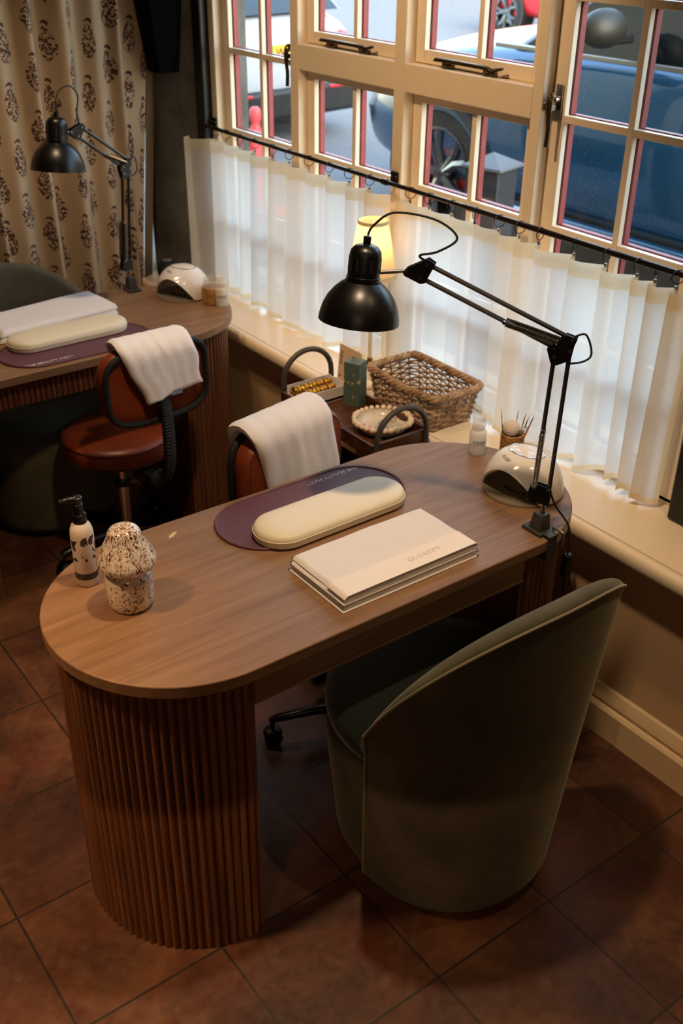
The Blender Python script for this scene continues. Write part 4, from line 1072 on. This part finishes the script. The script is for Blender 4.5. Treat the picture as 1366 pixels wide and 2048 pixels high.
# ------------------------------------------------------------------ lit table lamp on the sill
LX,LY=1.942,2.462
t=thing('table_lamp','lit table lamp with cream cone shade on the window sill','lamp',(LX,LY,.6105))
m=MB(); m.lathe([(.0001,.0004),(.046,.0004),(.048,.003),(.047,.009),(.044,.012),(.012,.016),(.0001,.016)],40,caps=False); m.build('base',MT['lampcream'],t,smooth=40)
m=MB(); m.lathe([(.0065,.014),(.0065,.40)],16); m.build('stem',MT['lampcream'],t,smooth=40)
m=MB(); m.lathe([(.011,.066),(.013,.070),(.013,.078),(.009,.084),(.009,.09),(.0068,.094)],20); m.build('collar',MT['brass'],t,smooth=40)
zb,zt,rb_,rt_=.362,.532,.078,.045
m=MB(); m.lathe([(rb_,zb),(rt_,zt)],56,caps=False); sh=m.build('lamp_shade',MT['shade'],t,smooth=40)
m=MB(); m.lathe([(rb_+.0006,zb-.001),(rb_-.0022,zb+.011),(rb_-.003,zb+.011),(rb_-.0006,zb-.001),(rb_+.0006,zb-.001)],56,caps=False); m.build('shade_trim',MT['shadetrim'],sh); m=MB(); m.lathe([(rt_+.0018,zt-.009),(rt_+.0006,zt+.001),(rt_-.001,zt+.001),(rt_+.0005,zt-.009),(rt_+.0018,zt-.009)],56,caps=False); m.build('shade_trim',MT['shadetrim'],sh)
a=-.9; MB().tube([(rb_*cos(a)*1.004,rb_*sin(a)*1.004,zb),(rt_*cos(a)*1.006,rt_*sin(a)*1.006,zt)],.0013,6,flat=.6).build('shade_seam',MT['shadetrim'],sh)
m=MB(); m.ball((0,0,.445),.021,20,(1,1,1.15)); m.lathe([(.011,.40),(.011,.425)],16)
bl=Mat('glowing_bulb','fff1d6',.4,emit=2.5); bl.b.inputs['Emission Color'].default_value=(1,.72,.38,1); m.build('bulb',bl.m,t)
m=MB(); m.tube(spline([(-.040,.005,.006),(-.075,.03,.004),(-.098,.045,.006),(-.106,.05,-.01),(-.113,.05,-.05)],8),.002,6); m.build('power_cord',simple('gold_cord','b39a6a',.6),t)
# round speaker on the far sill
t=thing('smart_speaker','small round navy speaker on the sill beside the dark pier','speaker',(1.925,3.795,.6105))
m=MB(); prof=[(.0001,.0006),(.026,.0006),(.034,.004)]+[(.045*cos(a),.040+.045*sin(a)) for a in [rad(x) for x in range(-45,61,10)]]+[(.020,.080)]; m.lathe(prof,36,caps=False); m.build('speaker_body',MT['speaker'],t,smooth=60)
m=MB(); m.lathe([(.0001,.0805),(.020,.0800),(.0215,.078)],28,caps=False); m.build('touch_top',MT['mutegrey'],t)
# ------------------------------------------------------------------ curtain rail, rings, sheers
RX,RZ=2.058,1.222
t=thing('curtain_rail','thin dark bronze curtain rail across the window','curtain rail',(RX,2.5,RZ))
m=MB(); m.tube([(0,-1.14,0),(0,-.30,0)],.0078,14); m.tube([(0,-.30,0),(0,1.165,0)],.0066,14); m.build('rod',MT['rod'],t,smooth=40)
m=MB(); m.lathe([(.0001,.0),(.010,.002),(.0125,.010),(.0115,.020),(.0075,.024)],20,(0,1.16,0),Matrix.Rotation(-PI/2,3,'X')); m.build('finial',MT['rod'],t)
for y,bx in ((.057,1),(1.155,1),(-1.09,1)):
    m=MB(); m.tube([(0,y,-.003),(.036,y,-.003)],.0045,8); m.box(.035,.0415,y-.017,y+.017,-.010,.026); m.tube([(0,y-.012,0),(0,y+.012,0)],.0095,14); b=m.build('bracket',MT['rod'],t,bevel=.001)
    m=MB(); 
    for d in (-.011,.011): m.ball((.0345,y+d,.012),.003,8)
    m.build('screw',MT['steel'],b)
RL=[3.578,3.505,3.406,3.307,3.190,3.083,2.966,2.848,2.739,2.632]
RR=[2.431,2.344,2.245,2.146,2.049,1.970,1.895,1.772,1.665,1.565,1.511,1.448]
r0=None
ordx=['first','second','third','fourth','fifth','sixth','seventh','eighth','ninth','tenth','eleventh','twelfth']
for side,ys in (('left',RL),('right',RR)):
    for k,y in enumerate(ys):
        lab='thin metal curtain ring, %s from left on the %s sheer curtain'%(ordx[k],side)
        rz=random.uniform(-.5,.5)
        if r0 is None:
            r0=t=thing('curtain_ring',lab,'curtain ring',(RX,y,RZ-.0085),rz,'clip rings on the curtain rail')
            m=MB(); m.tube([(.0165*cos(2*PI*i/28),0,.0165*sin(2*PI*i/28)) for i in range(28)],.0013,6,closed=True); m.build('ring',MT['rod'],t)
            m=MB(); m.tube([(0,0,-.0165),(0,0,-.022)],.0012,6); m.box(-.004,.002,-.003,.003,-.030,-.021); m.build('clip',MT['steel'],t,bevel=.0006)
        else: dup(r0,(RX,y,RZ-.0085),rz,lab)
def sheer(name,label,ys,yL,yR,zb,seed,lx=0):
    t=thing(name,label,'curtain',(RX,(yL+yR)/2,.61)); oy=(yL+yR)/2
    rnd=random.Random(seed); K=[yL]+list(ys)+[yR]
    n=len(K)-1; A=[rnd.uniform(.024,.040) for _ in range(n)]; B=[rnd.uniform(-.012,.012) for _ in range(n+1)]; Zb=[zb+rnd.uniform(-.004,.02) for _ in range(n+1)]; PK=[rnd.uniform(.10,.24) for _ in range(n)]
    per=16; nu=n*per; ZT=RZ-.031
    def fn(off,z0,z1,mul=1):
        def f(u,v):
            q=u*n; i=min(int(q),n-1); fr=q-i
            y=K[i]+(K[i+1]-K[i])*fr
            hz=(1-v) if (z0==0) else 0
            pk=PK[i]
            sh= sin(PI/2*fr/pk) if fr<pk else cos(PI/2*(fr-pk)/(1-pk))**1.15
            top=ZT-.004-.007*sin(PI*fr)
            bot=Zb[i]*(1-fr)+Zb[i+1]*fr+.006*sin(2*PI*fr+i)
            z=bot+(top-bot)*(z0+(z1-z0)*v); d=(top-z)/(top-bot)
            grow=1.0+.55*d
            near=min(1,max(0,(abs(y-2.21)-.17)/.06)) if lx==0 else 1
            x=.006-A[i]*sh*grow*.9*(.22+.78*near) + (.010*sin(5.2*y+seed)*d + .007*sin(13*y+2*seed)*d)*near
            y+=( .020*sin(PI*fr)*(1) )*(1-.3*d) + (B[i]*(1-fr)+B[i+1]*fr)*d
            if lx and i==0: x-= lx*(1-fr)
            return (min(x,.030)-off,y-oy,z-.61)
        return f
    m=MB(); m.grid(fn(0,0,.925),nu,30); m.build('voile',MT['sheer'],t,smooth=80)
    m=MB(); m.grid(fn(0,.925,1),nu,4); m.build('heading_hem',MT['sheerhem'],t,smooth=80)
    m=MB(); m.grid(fn(.0012,.0,.030),nu,3); m.build('bottom_hem',MT['sheerhem'],t,smooth=80)
    ue=per/nu
    for a,b in ((1-.10/n,1.0),(0,.07/n)):
        g=fn(.0014,0,.925); m=MB(); m.grid(lambda u,v:g(a+(b-a)*u,v),3,24); m.build('side_hem',MT['sheerhem'],t,smooth=80)
    return t
sheer('sheer_curtain','left ivory sheer cafe curtain ending behind the table lamp',RL,3.690,2.535,.616,2,.06)
sheer('sheer_curtain','right ivory sheer cafe curtain behind basket and front desk lamp',RR,2.462,1.385,.616,6)
tc=thing('sheer_curtain','narrow ivory sheer curtain glimpsed beside the printed curtain','curtain',(2.02,4.25,.61))
m=MB(); m.grid(lambda u,v:(-.02+.02*sin(26*u),.27-.54*u,.004+.62*v),48,16); m.build('voile',MT['sheer'],tc,smooth=80)
m=MB(); m.grid(lambda u,v:(-.0214+.02*sin(26*u),.27-.54*u,.004+.03*v),48,3); m.build('bottom_hem',MT['sheerhem'],tc,smooth=80)
# ------------------------------------------------------------------ printed curtain
t=thing('printed_curtain','full length linen curtain printed with dark paisley motifs','curtain',(1.2,3.86,0))
XL,XR=-.15,1.845; NF=600
rnd=random.Random(12); kn_=[]; x=XL
while x<XR-.02: kn_.append((x,rnd.uniform(.035,.085))); x+=rnd.uniform(.085,.15)
kn_.append((XR,.02))
def wave(x):
    for i in range(len(kn_)-1):
        a,A=kn_[i]; b,_=kn_[i+1]
        if a<=x<=b:
            f=(x-a)/(b-a); return A*(.5-.5*cos(2*PI*f))
    return 0
base=[(XL+(XR-XL)*i/NF) for i in range(NF+1)]
s_=[0]
for i in range(NF): s_.append(s_[-1]+math.hypot(base[i+1]-base[i],wave(base[i+1])-wave(base[i])))
m=MB(); NV=40
def pc(u,v):
    i=int(round(u*NF)); x=base[i]; z=.012+2.6*v; lean=.012*sin(3*v*2+x*5)
    e=min(1,max(0,(x-1.25)/.595)); e=e*e*(3-2*e); x+=e*(.01+.098*(z-.6))
    return (x-1.2+lean*.6+.02*(1-v)*sin(7*x)*(1-e),-wave(x)*(1.25-.35*v)+.012*sin(4*x+2*v),z)
m.grid(pc,NF,NV); o=m.build('printed_cloth',MT['paisley'],t,smooth=80)
uv=o.data.uv_layers.new(name='UVMap')
lut={}
for p in o.data.polygons:
    for li in p.loop_indices:
        vi=o.data.loops[li].vertex_index; c=vi%(NF+1); r=vi//(NF+1); uv.data[li].uv=(s_[c],2.6*r/NV)
m=MB(); m.grid(lambda u,v:(XR-1.2+.012*sin(3*v*2+XR*5)*.6+.01+.098*(.012+2.6*v-.6)+.002+.052*u,.012*sin(4*XR+2*v)+.03*u-.006,.012+2.6*v),4,24); m.build('plain_side_hem',MT['curtainedge'],t,smooth=80)
# ------------------------------------------------------------------ light
def spot(name,loc,tgt,e,col,size=.06,ang=100,blend=.6):
    l=bpy.data.lights.new(name,'SPOT'); l.energy=e; l.color=col; l.shadow_soft_size=size; l.spot_size=rad(ang); l.spot_blend=blend
    o=bpy.data.objects.new(name,l); COL.objects.link(o); o.location=loc; o.rotation_euler=(Vector(tgt)-Vector(loc)).to_track_quat('-Z','Y').to_euler(); return o
WARM=(1,.70,.42)
spot('ceiling_spot_desk',(1.05,1.35,2.70),(1.2,1.6,.75),95,WARM,.05,80,.8)
spot('ceiling_spot_window',(1.62,.70,2.70),(1.75,1.1,.2),25,WARM,.03,70,.7)
spot('ceiling_spot_frame',(.9,2.2,2.70),(2.1,2.55,1.65),80,(1,.66,.36),.06,68,.8)
spot('ceiling_spot_floor',(-.35,1.75,2.70),(.12,1.65,0),190,(1,.58,.28),.08,52,.9)
spot('low_side_lamp',(-.5,.28,.76),(-.5+.3256*.905,.28+.3256*.425,.76-.9455),17,(1,.58,.30),.02,120,.04)
spot('ceiling_spot_back',(1.1,2.85,2.70),(1.1,3.2,.75),58,WARM,.06,80,.8)
al=bpy.data.lights.new('room_fill_light','AREA'); al.energy=8; al.color=(1,.68,.42); al.size=1.0; ao=bpy.data.objects.new('room_fill_light',al); COL.objects.link(ao); ao.location=(-.9,-.9,2.6); ao.rotation_euler=(Vector((1.2,1.2,.4))-Vector((-.9,-.9,2.6))).to_track_quat('-Z','Y').to_euler()  # unseen warm area fill, added behind the camera to lift the dark chair back
l=bpy.data.lights.new('table_lamp_glow','POINT'); l.energy=.55; l.color=(1,.66,.32); l.shadow_soft_size=.022; o=bpy.data.objects.new('table_lamp_glow',l); COL.objects.link(o); o.location=(LX,LY,.6105+.445+.03)
W=bpy.data.worlds.new('sky'); S.world=W; W.use_nodes=True; nt=W.node_tree
sky=nt.nodes.new('ShaderNodeTexSky'); sky.sky_type='NISHITA'; sky.sun_disc=False; sky.sun_elevation=rad(32); sky.sun_rotation=rad(200); sky.air_density=1.0; sky.dust_density=1.0; sky.ozone_density=.6
bg=nt.nodes['Background']; tn=nt.nodes.new('ShaderNodeMix'); tn.data_type='RGBA'; tn.blend_type='MULTIPLY'; tn.inputs[0].default_value=1; tn.inputs[7].default_value=(1,.91,.76,1); nt.links.new(sky.outputs[0],tn.inputs[6]); nt.links.new(tn.outputs[2],bg.inputs[0]); bg.inputs[1].default_value=2.4
# ------------------------------------------------------------------ camera
F,pitch,roll,yaw=2082.479,rad(30.46521),rad(.680752),rad(53.291306)
f=Vector((cos(pitch)*cos(yaw),cos(pitch)*sin(yaw),-sin(pitch))); r=Vector((sin(yaw),-cos(yaw),0)); u=r.cross(f)
r2=cos(roll)*r+sin(roll)*u; u2=-sin(roll)*r+cos(roll)*u
cd=bpy.data.cameras.new('camera'); cam=bpy.data.objects.new('camera',cd); COL.objects.link(cam)
cam.matrix_world=Matrix(((r2.x,u2.x,-f.x,0),(r2.y,u2.y,-f.y,0),(r2.z,u2.z,-f.z,1.97),(0,0,0,1)))
cd.sensor_fit='VERTICAL'; cd.sensor_height=36; cd.lens=F/2048*36; cd.clip_start=.05; cd.clip_end=200
cd.dof.use_dof=True; cd.dof.focus_distance=2.15; cd.dof.aperture_fstop=5.0
S.camera=cam
S.view_settings.view_transform='Standard'; S.view_settings.look='None'; S.view_settings.exposure=0; S.view_settings.gamma=1; S.view_settings.use_curve_mapping=False
S.cycles.use_denoising=True; S.cycles.max_bounces=8; S.cycles.transparent_max_bounces=20; S.cycles.diffuse_bounces=4; S.cycles.glossy_bounces=4
S.cycles.caustics_reflective=False; S.cycles.caustics_refractive=False; S.cycles.sample_clamp_indirect=6
